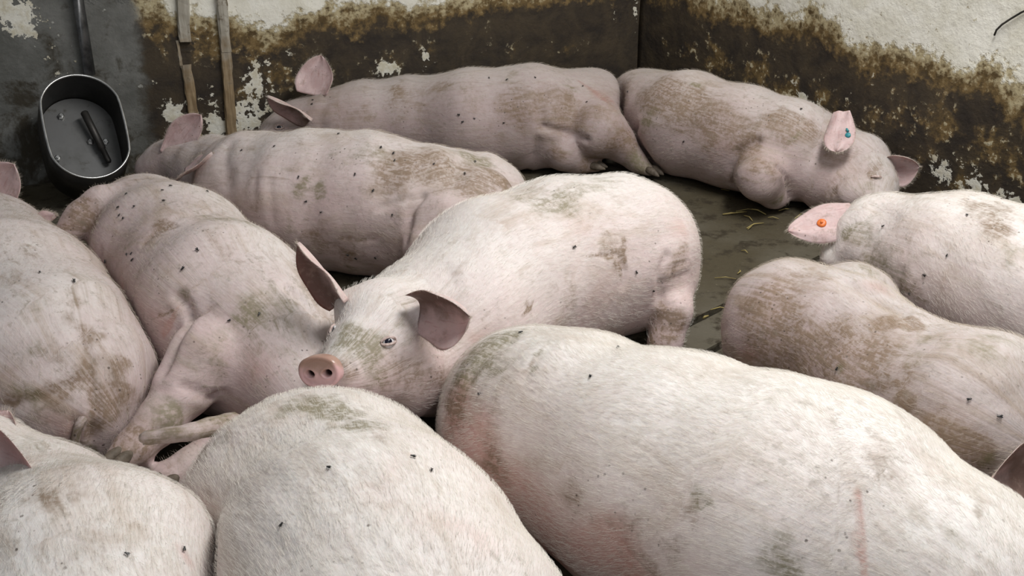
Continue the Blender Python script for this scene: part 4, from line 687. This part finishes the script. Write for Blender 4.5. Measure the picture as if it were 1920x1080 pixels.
add_tube(bm, ring + ring[:2], .0042, 8, False); bm_obj('rim', bm, M_steel_bright, tr)
pl = oval_skin([(-.005, -DP + .004), (-.005, -DP - .002)], True); plate = bm_obj('bottom_plate', pl, M_steel, tr, False)
for x, y in BOLTS:
    bm = bmesh.new(); add_tube(bm, [bp(x, y, -DP + .003), bp(x, y, -DP + .012), bp(x, y, -DP + .014)], [.0115, .0115, .008], 6); add_tube(bm, [bp(x, y, -DP + .012), bp(x, y, -DP + .022)], .005, 8)
    bm_obj('bolt', bm, M_steel_bright, plate, False)
bm = bmesh.new(); n0, n1 = bp(*NIP[0], -DP + .05), bp(*NIP[1], -DP + .03); add_tube(bm, [n0, n0.lerp(n1, .02), n0.lerp(n1, .72), n0.lerp(n1, .73), n0.lerp(n1, .97), n1], [.009, .0125, .0125, .0095, .0095, .006], 14)
bm_obj('nipple_pipe', bm, M_steel_dark, tr)
# a little standing water in the low end of the bowl
zw = bp(*WATER, -DP + .004).z
bm = bmesh.new(); ins = []
for k in range(64):
    for z0, z1 in ((-DP + .005, -.004),):
        p0, p1 = bp(*oval(k, 64, -.0055), z0), bp(*oval(k, 64, -.0025), z1)
        if p0.z < zw < p1.z: f = (zw - p0.z) / (p1.z - p0.z); ins.append(p0.lerp(p1, f))
bx0 = [bp(x, y, -DP + .005) for x, y in [(WATER[0] - .09, WATER[1]), (WATER[0] + .09, WATER[1])]]
if len(ins) > 3:
    cen = sum(ins, Vector()) / len(ins); pts = ins
    pts = sorted(pts, key=lambda p: (p - cen).dot(ba)); vs = [bm.verts.new(p) for p in pts]
    far = [bm.verts.new(Vector((q.x, q.y, zw))) for q in bx0]
    try: bm.faces.new(vs + far[::-1])
    except Exception: pass
    bm_obj('water', bm, M_water, tr, False)
bm = bmesh.new(); pa, pb = Vector(onwall(*PIPE[0], .03)), Vector(onwall(*PIPE[1], .03)); pe = bp(.0, BOWL_B + .012, -DP * .75)
add_tube(bm, [pa, pb, pb.lerp(pe, .35) - Vector((0, 0, .02)), pe], [.018, .018, .018, .016], 14); bm_obj('supply_pipe', bm, plain('black_pipe', (.03, .03, .032), (.10, .10, .10), .32, .5, 16, .4), tr)

# ------------------------------------------------------------------ pigs
def seg_d(P, a, b):
    a, b = np.array(a, np.float32), np.array(b, np.float32); ab = b[:3] - a[:3]; L = float(ab @ ab) + 1e-9
    t = np.clip(((P - a[:3]) @ ab) / L, 0, 1); d = np.sqrt((((P - a[:3]) - t[:, None] * ab) ** 2).sum(1))
    return d - (a[3] + t * (b[3] - a[3])), t
def smin(a, b, k): h = np.maximum(k - np.abs(a - b), 0) / k; return np.minimum(a, b) - h * h * k * .25
def smax(a, b, k): return -smin(-a, -b, k)
def field(pg, P):
    d = None
    for a, b in zip(pg['spine'], pg['spine'][1:]):
        e, _ = seg_d(P, a, b); d = e if d is None else smin(d, e, .035)
    for nm, k, ch in pg['limbs']:
        l = None
        for a, b in zip(ch, ch[1:]):
            e, _ = seg_d(P, a, b); l = e if l is None else smin(l, e, .015)
        d = smin(d, l, k)
    return d
def bounds(pg):
    A_ = np.array(pg['spine'] + [q for _, _, ch in pg['limbs'] for q in ch]); r = A_[:, 3:]
    return (A_[:, :3] - r).min(0) - .03, (A_[:, :3] + r).max(0) + .03
def surface_nets(F, org, h):
    s = F < 0; nx, ny, nz = F.shape
    cnt = np.zeros((nx - 1, ny - 1, nz - 1), np.int8)
    for i in (0, 1):
        for j in (0, 1):
            for k in (0, 1): cnt += s[i:nx - 1 + i, j:ny - 1 + j, k:nz - 1 + k]
    act = (cnt > 0) & (cnt < 8); I = np.argwhere(act); idx = -np.ones(act.shape, np.int64); idx[act] = np.arange(len(I))
    acc = np.zeros((len(I), 3)); c = np.zeros(len(I))
    for ax in range(3):
        for u in (0, 1):
            for v in (0, 1):
                o = [u, v]; o.insert(ax, 0); o = np.array(o); o2 = o.copy(); o2[ax] = 1
                A_ = F[tuple((I + o).T)]; B_ = F[tuple((I + o2).T)]; m = (A_ < 0) != (B_ < 0)
                t = np.where(m, A_ / np.where(m, A_ - B_, 1), 0); p = np.repeat(o[None].astype(float), len(I), 0); p[:, ax] = t
                acc += p * m[:, None]; c += m
    V = org + h * (I + acc / c[:, None]); Q = []
    for ax in range(3):
        a = [slice(None)] * 3; b = [slice(None)] * 3; a[ax] = slice(0, -1); b[ax] = slice(1, None)
        m = s[tuple(a)] != s[tuple(b)]; E = np.argwhere(m); E = E[np.all([(E[:, q] > 0) & (E[:, q] < F.shape[q] - 1) for q in range(3) if q != ax], 0)]
        u, v = [q for q in range(3) if q != ax]; du = np.zeros(3, int); dv = np.zeros(3, int); du[u] = 1; dv[v] = 1
        q = np.stack([idx[tuple((E - du - dv).T)], idx[tuple((E - dv).T)], idx[tuple(E.T)], idx[tuple((E - du).T)]], 1)
        neg = s[tuple(E.T)]; 
        if ax == 1: neg = ~neg
        q[~neg] = q[~neg][:, ::-1]; Q.append(q[(q >= 0).all(1)])
    return V, np.concatenate(Q)
def relax(V, Q, it=2, f=.5):
    e = np.concatenate([Q[:, [0, 1]], Q[:, [1, 2]], Q[:, [2, 3]], Q[:, [3, 0]]]); e = np.concatenate([e, e[:, ::-1]])
    cn = np.bincount(e[:, 0], minlength=len(V))[:, None]
    for _ in range(it):
        for ff in (f, -f * 1.03) if it > 3 else (f,):
            s = np.stack([np.bincount(e[:, 0], V[e[:, 1], k], len(V)) for k in range(3)], 1); V = V + ff * (s / np.maximum(cn, 1) - V)
    return V
def poly_dist(V, pts):
    d = np.full(len(V), 9.)
    for a, b in zip(pts, pts[1:]):
        a, b = np.array(a), np.array(b); ab = b - a; t = np.clip(((V - a) @ ab) / (ab @ ab + 1e-9), 0, 1); d = np.minimum(d, np.linalg.norm(V - a - t[:, None] * ab, axis=1))
    return d
def closest_spine(pg, V):
    best = np.full(len(V), 9.); s = np.zeros(len(V)); tan = np.zeros((len(V), 3)); rad = np.zeros((len(V), 3)); L0 = 0
    for a, b in zip(pg['spine'], pg['spine'][1:]):
        d, t = seg_d(V.astype(np.float32), a, b); a3, b3 = np.array(a[:3]), np.array(b[:3]); L = np.linalg.norm(b3 - a3); m = d < best
        best[m] = d[m]; s[m] = L0 + t[m] * L; tan[m] = (b3 - a3) / L; c = a3 + t[:, None] * (b3 - a3); rad[m] = (V - c)[m]; L0 += L
    return s, tan, rad
HAIR = 1
M_bright_hair = hair_material((.90, .87, .82)); M_dull_hair = hair_material((.68, .61, .53))
M_eye = eye_material(); M_lid = plain('eyelid_skin', (.62, .50, .46), (.36, .26, .23), .5, .3, 190)
M_hoof = plain('dirty_hoof', (.16, .13, .10), (.09, .07, .05), .6, .3, 60)
M_orange = plain('orange_plastic', (.80, .20, .04), (.62, .15, .03), .4, .5, 60); M_blue = plain('blue_green_plastic', (.03, .22, .26), (.05, .30, .32), .45, .4, 60)
def snout_material():
    k = NT('snout_skin', .3, .5); p = k.pos(); n = k.noise(p, 30, 6, .6); n2 = k.noise(p, 120, 4, .6); m = k.attr('top'); hole_shade = k.attr('hole_shade')
    c = k.mix(k.ss(n, .3, .7), (.66, .40, .40), (.74, .50, .50))
    c = k.mix(k.ss(k.math('ADD', m, k.math('MULTIPLY', k.math('SUBTRACT', n, .5), .9)), .12, .55, 0, .8), c, (.33, .20, .13))
    c = k.mix(k.ss(n2, .66, .72, 0, .8), c, (.24, .15, .11)); c = k.mix(k.ss(hole_shade, .22, .6, 0, .96), c, (.022, .010, .010)); k.base(c); k.bump(n2, .35, .002)  # nostril pits painted near black: shade of their depth put into the colour
    k.b.inputs['Subsurface Weight'].default_value = .12; k.b.inputs['Subsurface Radius'].default_value = (1, .3, .2); k.b.inputs['Subsurface Scale'].default_value = .01
    return k.m
def ear(root, e, seed):
    B_, T_ = Vector(e['base']), Vector(e['tip']); ax = (T_ - B_); L = ax.length; ax.normalize(); nrm = Vector(e['n']); nrm = (nrm - ax * nrm.dot(ax)).normalized(); sd = nrm.cross(ax)
    nu, nv = 22, 18; W = e['w']; cup = e['cup']; V = []; at_ = []
    for lay in (0, 1):
        for i in range(nu + 1):
            u = i / nu
            wd = W * .5 * (e.get('bw', .6) + (2.15 - e.get('bw', .6)) * u - 1.0 * u * u) * (max(0, 1 - u ** e.get('pt', 2.4))) ** e.get('ex', .72) * 1.08 + .0006
            for j in range(nv + 1):
                v = j / nv * 2 - 1; q = abs(cup)
                ang = v * q * 2.2; rr = wd / max(q * 2.2, .05)
                x = math.sin(ang) * rr; z = (1 - math.cos(ang)) * rr * (1 if cup > 0 else -1)
                bend = .14 * L * (u ** 2) * e.get('curl', 1)
                wob = .0035 * math.sin(u * 9 + seed) * v * v + .003 * math.sin(v * 5 + u * 4 + seed * 2)
                th = .0075 * (1 - .6 * u) * (1 - .55 * v * v)
                p = B_ + ax * (L * u) + sd * x + nrm * (z + bend + wob - (th if lay else 0)); V.append(p); at_.append((u, v))
    fs = []; K = nv + 1; O = (nu + 1) * K; mi = []
    for i in range(nu):
        for j in range(nv):
            a = i * K + j; fs.append((a, a + K, a + K + 1, a + 1)); mi.append(0); fs.append((O + a, O + a + 1, O + a + K + 1, O + a + K)); mi.append(1)
    bd = [i * K for i in range(nu + 1)] + [nu * K + j for j in range(1, K)] + [i * K + nv for i in range(nu - 1, -1, -1)] + [j for j in range(nv - 1, 0, -1)]
    for a, b in zip(bd, bd[1:] + bd[:1]): fs.append((a, a + O, b + O, b)); mi.append(1)
    o = mesh_obj('ear', V, fs, [ear_material(True, seed), ear_material(False, seed)], root); me = o.data; me.polygons.foreach_set('material_index', mi)
    bmx = bmesh.new(); bmx.from_mesh(me); bmesh.ops.recalc_face_normals(bmx, faces=bmx.faces); bmx.to_mesh(me); bmx.free()
    for nm, arr in (('eu', [a for a, b in at_]), ('ev', [b for a, b in at_]), ('brown', [e.get('brown', .25) * (1 - .25 * a) + .75 * e.get('brownv', 0) * b for a, b in at_])):
        me.attributes.new(nm, 'FLOAT', 'POINT').data.foreach_set('value', arr)
    if HAIR:
        rg = np.random.RandomState(int(seed * 10) + 3); Va = np.array([tuple(p) for p in V]); ed = np.array(bd); n_ = 420; el = np.linalg.norm(Va[ed] - Va[np.roll(ed, -1)], axis=1); q = rg.choice(len(ed), n_, p=el / el.sum()); f_ = rg.rand(n_, 1)
        r = Va[ed[q]] * (1 - f_) + Va[ed[(q + 1) % len(ed)]] * f_; keep = (q > 2) & (q < 2 * nu + nv - 3); r = r[keep]; q = q[keep]
        cen = np.array(tuple(B_ + ax * (L * .55))); dr = (r - cen); dr = dr / np.linalg.norm(dr, axis=1)[:, None] * .6 + np.array(tuple(ax)) * .8 + rg.normal(0, .3, dr.shape); dr /= np.linalg.norm(dr, axis=1)[:, None]
        ln = rg.uniform(.004, .012, (len(r), 1)); P_ = np.stack([r - dr * .001, r + dr * ln * .5, r + dr * ln + np.array([0, 0, -.001])], 1)
        hc = bpy.data.hair_curves.new('hair'); hc.add_curves([3] * len(r)); hc.attributes['position'].data.foreach_set('vector', P_.astype(np.float32).ravel())
        (hc.attributes.get('radius') or hc.attributes.new('radius', 'FLOAT', 'POINT')).data.foreach_set('value', np.tile(np.array([.00014, .0001, .00003], np.float32), len(r)))
        ho = bpy.data.objects.new('hair', hc); col.objects.link(ho); hc.materials.append(M_dull_hair); ho.parent = o; ho.matrix_parent_inverse = parent_inv(o); tag(ho, kind='stuff')
    if e.get('label'): o['label'] = e['label']
    tg = e.get('tag')
    if tg:
        i = int(tg['u'] * nu); j = int((tg['v'] + 1) / 2 * nv); p = V[i * K + j]
        face = nrm if (Vector((0, 0, 1.3)) - p).dot(nrm) > 0 else -nrm
        p = p + face * (.0 if face == nrm else .004); bm = bmesh.new()
        if tg['col'] == 'orange':
            add_tube(bm, [p - face * .004, p + face * .004, p + face * .0065, p + face * .007], [.0115, .0125, .0105, .005], 16); add_tube(bm, [p + face * .006, p + face * .011], [.0045, .003], 10)
            t = bm_obj('ear_tag', bm, M_orange, o); t['label'] = 'round orange ear tag'
        else:
            u_ = sd * .5 + ax * .5
            add_tube(bm, [p - face * .004, p + face * .003, p + face * .0045], [.008, .0085, .0065], 14); add_tube(bm, [p - ax * .012 + face * .001, p - ax * .022 - sd * .006 + face * .002], [.004, .003], 8)
            t = bm_obj('ear_tag', bm, M_blue, o); t['label'] = 'small blue-green ear button'
    return o
def eye(root, pt, nr, shut):
    p = Vector(pt); n = Vector(nr); x, y, z = frame_of(n)
    if not shut:
        bm = bmesh.new(); bmesh.ops.create_uvsphere(bm, u_segments=24, v_segments=32, radius=.0125)
        cd = (Vector((0, 0, 1.3)) - p).normalized(); gx, gy, gz = frame_of((n * .55 + cd * .45).normalized()); pr = []
        gz = (gz + gx * .0).normalized()
        for v in bm.verts:
            pr.append(math.hypot(v.co.x, v.co.y) if v.co.z > 0 else 1); v.co = p - n * .0048 + gx * v.co.x + gy * v.co.y + gz * v.co.z * 1.05
        o = bm_obj('eye', bm, M_eye, root); o.data.attributes.new('pupil', 'FLOAT', 'POINT').data.foreach_set('value', pr)
    for s_ in (1, -1):
        bm = bmesh.new(); pts = []
        for i in range(13):
            a = math.pi * i / 12; h_ = (.0070 if not shut else .001) * math.sin(a)
            pts.append(p + x * (.0155 * math.cos(a)) + y * (s_ * h_) + n * (.0015 + .004 * math.sin(a)))
        add_tube(bm, pts, [.0014 + .0018 * math.sin(math.pi * i / 12) for i in range(13)], 8); bm_obj('eyelid', bm, M_lid, root)
def snout(root, sn):
    c, a, b = Vector(sn['c']), sn['a'], sn['b']; x, y, z = frame_of(sn['n']); r = math.radians(sn['roll']); x, y = x * math.cos(r) + y * math.sin(r), y * math.cos(r) - x * math.sin(r)
    nr_, na = 18, 48; V = []; tp = []; hl = []
    for i in range(nr_ + 1):
        q = i / nr_ * 1.12
        for j in range(na):
            t = 2 * math.pi * j / na; qq = min(q, 1); X, Y = qq * math.cos(t), qq * math.sin(t) * (1 + .10 * math.cos(2 * t)); Y *= (1.12 if Y > 0 else 1)
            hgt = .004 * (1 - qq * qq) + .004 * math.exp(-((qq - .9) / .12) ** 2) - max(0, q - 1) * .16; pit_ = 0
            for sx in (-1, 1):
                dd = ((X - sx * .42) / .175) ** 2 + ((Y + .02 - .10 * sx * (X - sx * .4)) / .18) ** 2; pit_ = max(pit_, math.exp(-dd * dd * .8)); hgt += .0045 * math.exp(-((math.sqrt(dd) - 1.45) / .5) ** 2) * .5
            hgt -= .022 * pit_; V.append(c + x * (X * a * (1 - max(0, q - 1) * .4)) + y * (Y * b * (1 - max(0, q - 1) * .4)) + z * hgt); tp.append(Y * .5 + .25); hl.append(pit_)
    fs = [tuple(range(na))]
    for i in range(nr_):
        for j in range(na): k = (j + 1) % na; fs.append((i * na + j, (i + 1) * na + j, (i + 1) * na + k, i * na + k))
    o = mesh_obj('snout', V, fs[1:], snout_material(), root); me = o.data
    me.attributes.new('top', 'FLOAT', 'POINT').data.foreach_set('value', tp); me.attributes.new('hole_shade', 'FLOAT', 'POINT').data.foreach_set('value', hl)
    o['label'] = 'pink snout disc with two nostrils'
def hoof(root, p, d):
    p = Vector(p); d = Vector(d).normalized(); x, y, z = frame_of(d)
    for s_ in (-1, 1):
        bm = bmesh.new(); bmesh.ops.create_uvsphere(bm, u_segments=12, v_segments=10, radius=1)
        for v in bm.verts:
            q = v.co.copy(); tp = 1 - .45 * max(0, q.z)
            v.co = p + x * (s_ * .0125 + q.x * .0125 * tp) + y * ((q.y if q.y > 0 else q.y * .5) * .018 * tp + .004) + d * (q.z * .034)
        bm_obj('hoof', bm, M_hoof, root)
def tail(root, pts, mat, r0):
    P_ = [Vector(p) for p in pts]; P_ = [P_[0] + (P_[0] - P_[1]).normalized() * .04 + Vector((0, .03, -.02))] + P_; fine = []
    for i in range(len(P_) - 1):
        for k in range(4): fine.append(P_[i].lerp(P_[i + 1], k / 4))
    fine.append(P_[-1]); n = len(fine); fine = [fine[0]] + [(fine[i - 1] + fine[i] * 2 + fine[i + 1]) / 4 for i in range(1, n - 1)] + [fine[-1]]
    bm = bmesh.new(); add_tube(bm, fine, [r0 * (1 - .42 * i / (n - 1)) * (1 + .05 * math.sin(i * 1.9)) * (1 if i < n - 1 else .55) for i in range(n)], 12); o = bm_obj('tail', bm, mat, root); me = o.data; m_ = len(me.vertices)
    for nm, v_ in (('mud', .45), ('dung', .55), ('dors', .2)): me.attributes.new(nm, 'FLOAT', 'POINT').data.foreach_set('value', [v_] * m_)
    me.attributes.new('flow', 'FLOAT_VECTOR', 'POINT').data.foreach_set('vector', [q_ for i in range(m_) for q_ in ((i // 12) * .008, (i % 12) * .008, 0)])
    return o
def hair(root, name, V, Q, Nn, S, pg, n, bright, rng, dsum):
    tri = V[Q]; ar = np.linalg.norm(np.cross(tri[:, 2] - tri[:, 0], tri[:, 3] - tri[:, 1]), axis=1) * .5
    fn = Nn[Q].mean(1); ctr = tri.mean(1); ok = (fn[:, 2] > -.35) & (ctr[:, 1] > .75) & (np.abs(ctr[:, 0]) < .62 * ctr[:, 1] + .25) & (ctr[:, 2] > .03)
    ar = ar * ok * (1 - .88 * np.clip(dsum[Q].mean(1) * 1.4, 0, 1)); f = rng.choice(len(Q), n, p=ar / ar.sum()); u, v = rng.rand(n, 1), rng.rand(n, 1)
    r = (tri[f, 0] * (1 - u) + tri[f, 1] * u) * (1 - v) + (tri[f, 3] * (1 - u) + tri[f, 2] * u) * v
    nn = fn[f]; s, tan, rad = closest_spine(pg, r); g = -tan - np.array([0, 0, .22]); g += rng.normal(0, .14, g.shape); g += np.sin(r[:, [1, 2, 0]] * 23) * .22
    g -= nn * (g * nn).sum(1)[:, None]; g /= np.linalg.norm(g, axis=1)[:, None] + 1e-9
    L = (rng.uniform(.5, 1.15, (n, 1)) * .021); P_ = np.zeros((n, 4, 3))
    for i, (a, b) in enumerate(((0, -.002), (.33, .0022), (.68, .0036), (1, .0034))): P_[:, i] = r + g * L * a + nn * b * rng.uniform(.5, 1.4, (n, 1))
    hc = bpy.data.hair_curves.new('hair'); hc.add_curves([4] * n); hc.attributes['position'].data.foreach_set('vector', P_.astype(np.float32).ravel())
    rd = np.tile(np.array([.00013, .00012, .00009, .00003], np.float32), n); ra = hc.attributes.get('radius') or hc.attributes.new('radius', 'FLOAT', 'POINT'); ra.data.foreach_set('value', rd)
    o = bpy.data.objects.new('hair', hc); col.objects.link(o); hc.materials.append(bright); o.parent = root; o.matrix_parent_inverse = parent_inv(root); tag(o, kind='stuff')
for pg in PIGS: pg['bb'] = bounds(pg)
for pi, pg in enumerate(PIGS):
    lo, hi = pg['bb'][0].copy(), pg['bb'][1].copy(); lo[2] = -.02; hi[1] = max(hi[1], lo[1] + .1); h = pg['h']
    n = np.ceil((hi - lo) / h).astype(int) + 2; gx = [lo[k] + h * np.arange(n[k]) for k in range(3)]
    P = np.stack(np.meshgrid(*gx, indexing='ij'), -1).reshape(-1, 3).astype(np.float32); d = field(pg, P)
    for qj, qg in enumerate(PIGS):
        if qj == pi or (qg['bb'][0] > hi).any() or (qg['bb'][1] < lo).any(): continue
        m = (P > qg['bb'][0]).all(1) & (P < qg['bb'][1]).all(1) & (d < .04)
        if m.any():
            e = field(qg, P[m]); d[m] = smax(d[m], (d[m] - e) * .5 + .006, .02)
    d = smax(d, -P[:, 2] + .002, .03)
    for wd in (LDIR, RDIR):                                            # the walls hold the bodies back too
        dv = np.array([wd[0], wd[1]]); nv = np.array([-dv[1], dv[0]]); nv = nv if nv @ -np.array(CORNER[:2]) > 0 else -nv
        d = smax(d, -((P[:, :2] - np.array(CORNER[:2])) @ nv) + .015, .03)
    V, Q = surface_nets(d.reshape(n), lo, h); V = relax(V, Q, 2)
    rng = np.random.RandomState(pi + 11)
    me = bpy.data.meshes.new('body'); me.from_pydata(V.tolist(), [], Q.tolist()); me.update(); Nn = np.zeros(len(V) * 3); me.vertex_normals.foreach_get('vector', Nn); Nn = Nn.reshape(-1, 3)
    lum = sum(np.sin(V @ rng.normal(0, f, 3) + rng.rand() * 6) * a for f, a in ((8, .0030), (11, .0026), (17, .0018), (24, .0014), (33, .0010), (45, .0007)))
    disp = lum * 1.0
    for pts, wdt, dep in pg.get('grooves', []):
        q = poly_dist(V, pts); disp -= dep * np.exp(-(q / wdt) ** 2) - dep * .22 * np.exp(-((q - wdt * 2.2) / (wdt * 1.4)) ** 2)
    V = V + Nn * disp[:, None]; V[:, 2] = np.maximum(V[:, 2], .001)
    me.vertices.foreach_set('co', V.astype(np.float32).ravel()); me.polygons.foreach_set('use_smooth', [True] * len(Q)); me.update()
    S, tan, rad = closest_spine(pg, V); up = np.array([0, 0, 1.]); side = np.cross(tan, up); side /= np.linalg.norm(side, axis=1)[:, None]; u2 = np.cross(side, tan)
    th = np.arctan2((rad * side).sum(1), (rad * u2).sum(1)); rl = np.linalg.norm(rad, axis=1)
    dv = np.array(pg['dors'], float); dv /= np.linalg.norm(dv); rn = rad / (rl[:, None] + 1e-6)
    def put(nm, arr): me.attributes.new(nm, 'FLOAT', 'POINT').data.foreach_set('value', np.asarray(arr, np.float32))
    me.attributes.new('flow', 'FLOAT_VECTOR', 'POINT').data.foreach_set('vector', np.stack([S, th * .17, rl * .3], 1).astype(np.float32).ravel())
    put('dors', rn @ dv)
    Vw = V + np.stack([np.sin(V[:, 1] * 41 + V[:, 2] * 23 + pi) + np.sin(V[:, 2] * 67 - V[:, 0] * 37), np.sin(V[:, 2] * 43 + V[:, 0] * 29) + np.sin(V[:, 0] * 71 + V[:, 1] * 31), np.sin(V[:, 0] * 47 - V[:, 1] * 19) + np.sin(V[:, 1] * 61 + 2)], 1) * .0085
    for kd, nm in ((0, 'mud'), (1, 'dung'), (2, 'red')):
        a = np.zeros(len(V))
        for x_, y_, z_, r_, s_, k_ in pg.get('stains', []):
            if k_ == kd: a = a + s_ * np.exp(-((((Vw if r_ > .012 else V) - np.array([x_, y_, z_])) ** 2).sum(1)) / (r_ * r_))
        for pts, w_, s_, k_ in pg.get('scratches', []):
            if k_ == nm: a = a + s_ * np.exp(-(poly_dist(V, pts) / max(w_, pg['h'] * .55)) ** 2)
        put(nm, np.minimum(a, 1.4)); dsum = a if kd == 0 else dsum + (a if kd == 1 else 0)
    root = empty('pig', (float(V[:, 0].mean()), float(V[:, 1].mean()), 0)); tag(root, pg['label'], 'pig', 'pigs lying in the pen')
    skin = skin_material(pg['tint'], pg['grime'], pi + 1.0, pg['tone']); body = link('body', me, skin, root); pg['body'] = body
    for i, e in enumerate(pg['ears']): ear(root, e, pi * 3.3 + i)
    for pt, nr, shut in pg.get('eyes', []): eye(root, pt, nr, shut)
    if 'snout' in pg: snout(root, pg['snout'])
    if 'tail' in pg: tail(root, pg['tail'], skin_material(.2, 1.25, pi + 30., .72), pg['tail_r'])
    for p_, d_ in pg.get('hooves', []): hoof(root, p_, d_)
    if HAIR and pg['hair']: hair(root, 'hair', V, Q, Nn, S, pg, int(pg['hair'] * HAIR), M_bright_hair if pg['tint'] > .55 else M_dull_hair, rng, dsum)

# ------------------------------------------------------------------ flies on the pigs
M_fly = plain('fly_body', (.012, .012, .013), (.03, .028, .026), .35, .5, 200)
def fly_mesh():
    bm = bmesh.new(); add_tube(bm, [(0, -.0038, .0016), (0, -.003, .0018), (0, -.001, .002), (0, .0008, .0022), (0, .0016, .0021), (0, .0026, .002), (0, .0034, .0016)], [.0004, .0011, .0014, .0012, .0010, .0011, .0004], 8)
    for s_ in (-1, 1):
        v = [bm.verts.new(q) for q in ((s_ * .0006, .0006, .0034), (s_ * .0022, -.0022, .0032), (s_ * .0018, -.0044, .003), (s_ * .0006, -.004, .0032))]; bm.faces.new(v)
        for y_ in (.0015, .0, -.0015): add_tube(bm, [(s_ * .0008, y_, .0016), (s_ * .0022, y_ * 1.5, .0018), (s_ * .003, y_ * 1.9, .0001)], .00018, 4)
    me = bpy.data.meshes.new('fly'); bm.to_mesh(me); bm.free(); me.materials.append(M_fly); return me
ORD = 'first second third fourth fifth sixth seventh eighth ninth tenth eleventh twelfth thirteenth fourteenth fifteenth sixteenth seventeenth eighteenth nineteenth twentieth'.split()
FM = fly_mesh(); rnd = random.Random(4)
for pg in PIGS:
    short = pg['short']
    fl_ = sorted(pg.get('flies', []), key=lambda f: closest_spine(pg, np.array([f[0]]))[0][0])
    for q_, (p, nr) in enumerate(fl_):
        n = Vector(nr); a = rnd.uniform(0, 6.28); x, y, z = frame_of(n); x, y = x * math.cos(a) + y * math.sin(a), y * math.cos(a) - x * math.sin(a)
        o = bpy.data.objects.new('fly', FM); col.objects.link(o); s_ = rnd.uniform(.95, 1.35)
        o.matrix_world = Matrix.Translation(Vector(p) + n * .0008) @ Matrix((x, y, z)).transposed().to_4x4() @ Matrix.Scale(s_, 4)
        tag(o, 'small black fly on the ' + short + (', %s counted from its rump' % ORD[q_] if len(fl_) > 1 else ''), 'fly', 'flies on the ' + short)
# ------------------------------------------------------------------ straw on the floor
M_straw = plain('straw', (.42, .34, .13), (.30, .24, .09), .6, .3, 50)
tip_ = Vector(STRAW_FROM)
for i, (p0, p1, r) in enumerate(sorted(STRAW, key=lambda s_: (Vector(s_[0]) - tip_).length)):
    bm = bmesh.new(); a, b = Vector(p0), Vector(p1); m = a.lerp(b, .5) + Vector((rnd.uniform(-.006, .006), rnd.uniform(-.006, .006), .004))
    add_tube(bm, [a, m, b], [r, r * 1.1, r * .7], 6); o = bm_obj('straw', bm, M_straw); tag(o, 'thin yellow straw stalk on the bare floor, %s nearest the orange-tagged ear' % ORD[i], 'straw', 'straw on the floor')
bm = bmesh.new(); add_tube(bm, [Vector(q) for q in WIRE], .003, 8); tag(bm_obj('wire', bm, M_steel_dark), 'thin dark wire curving down the whitewashed right wall', 'wire')
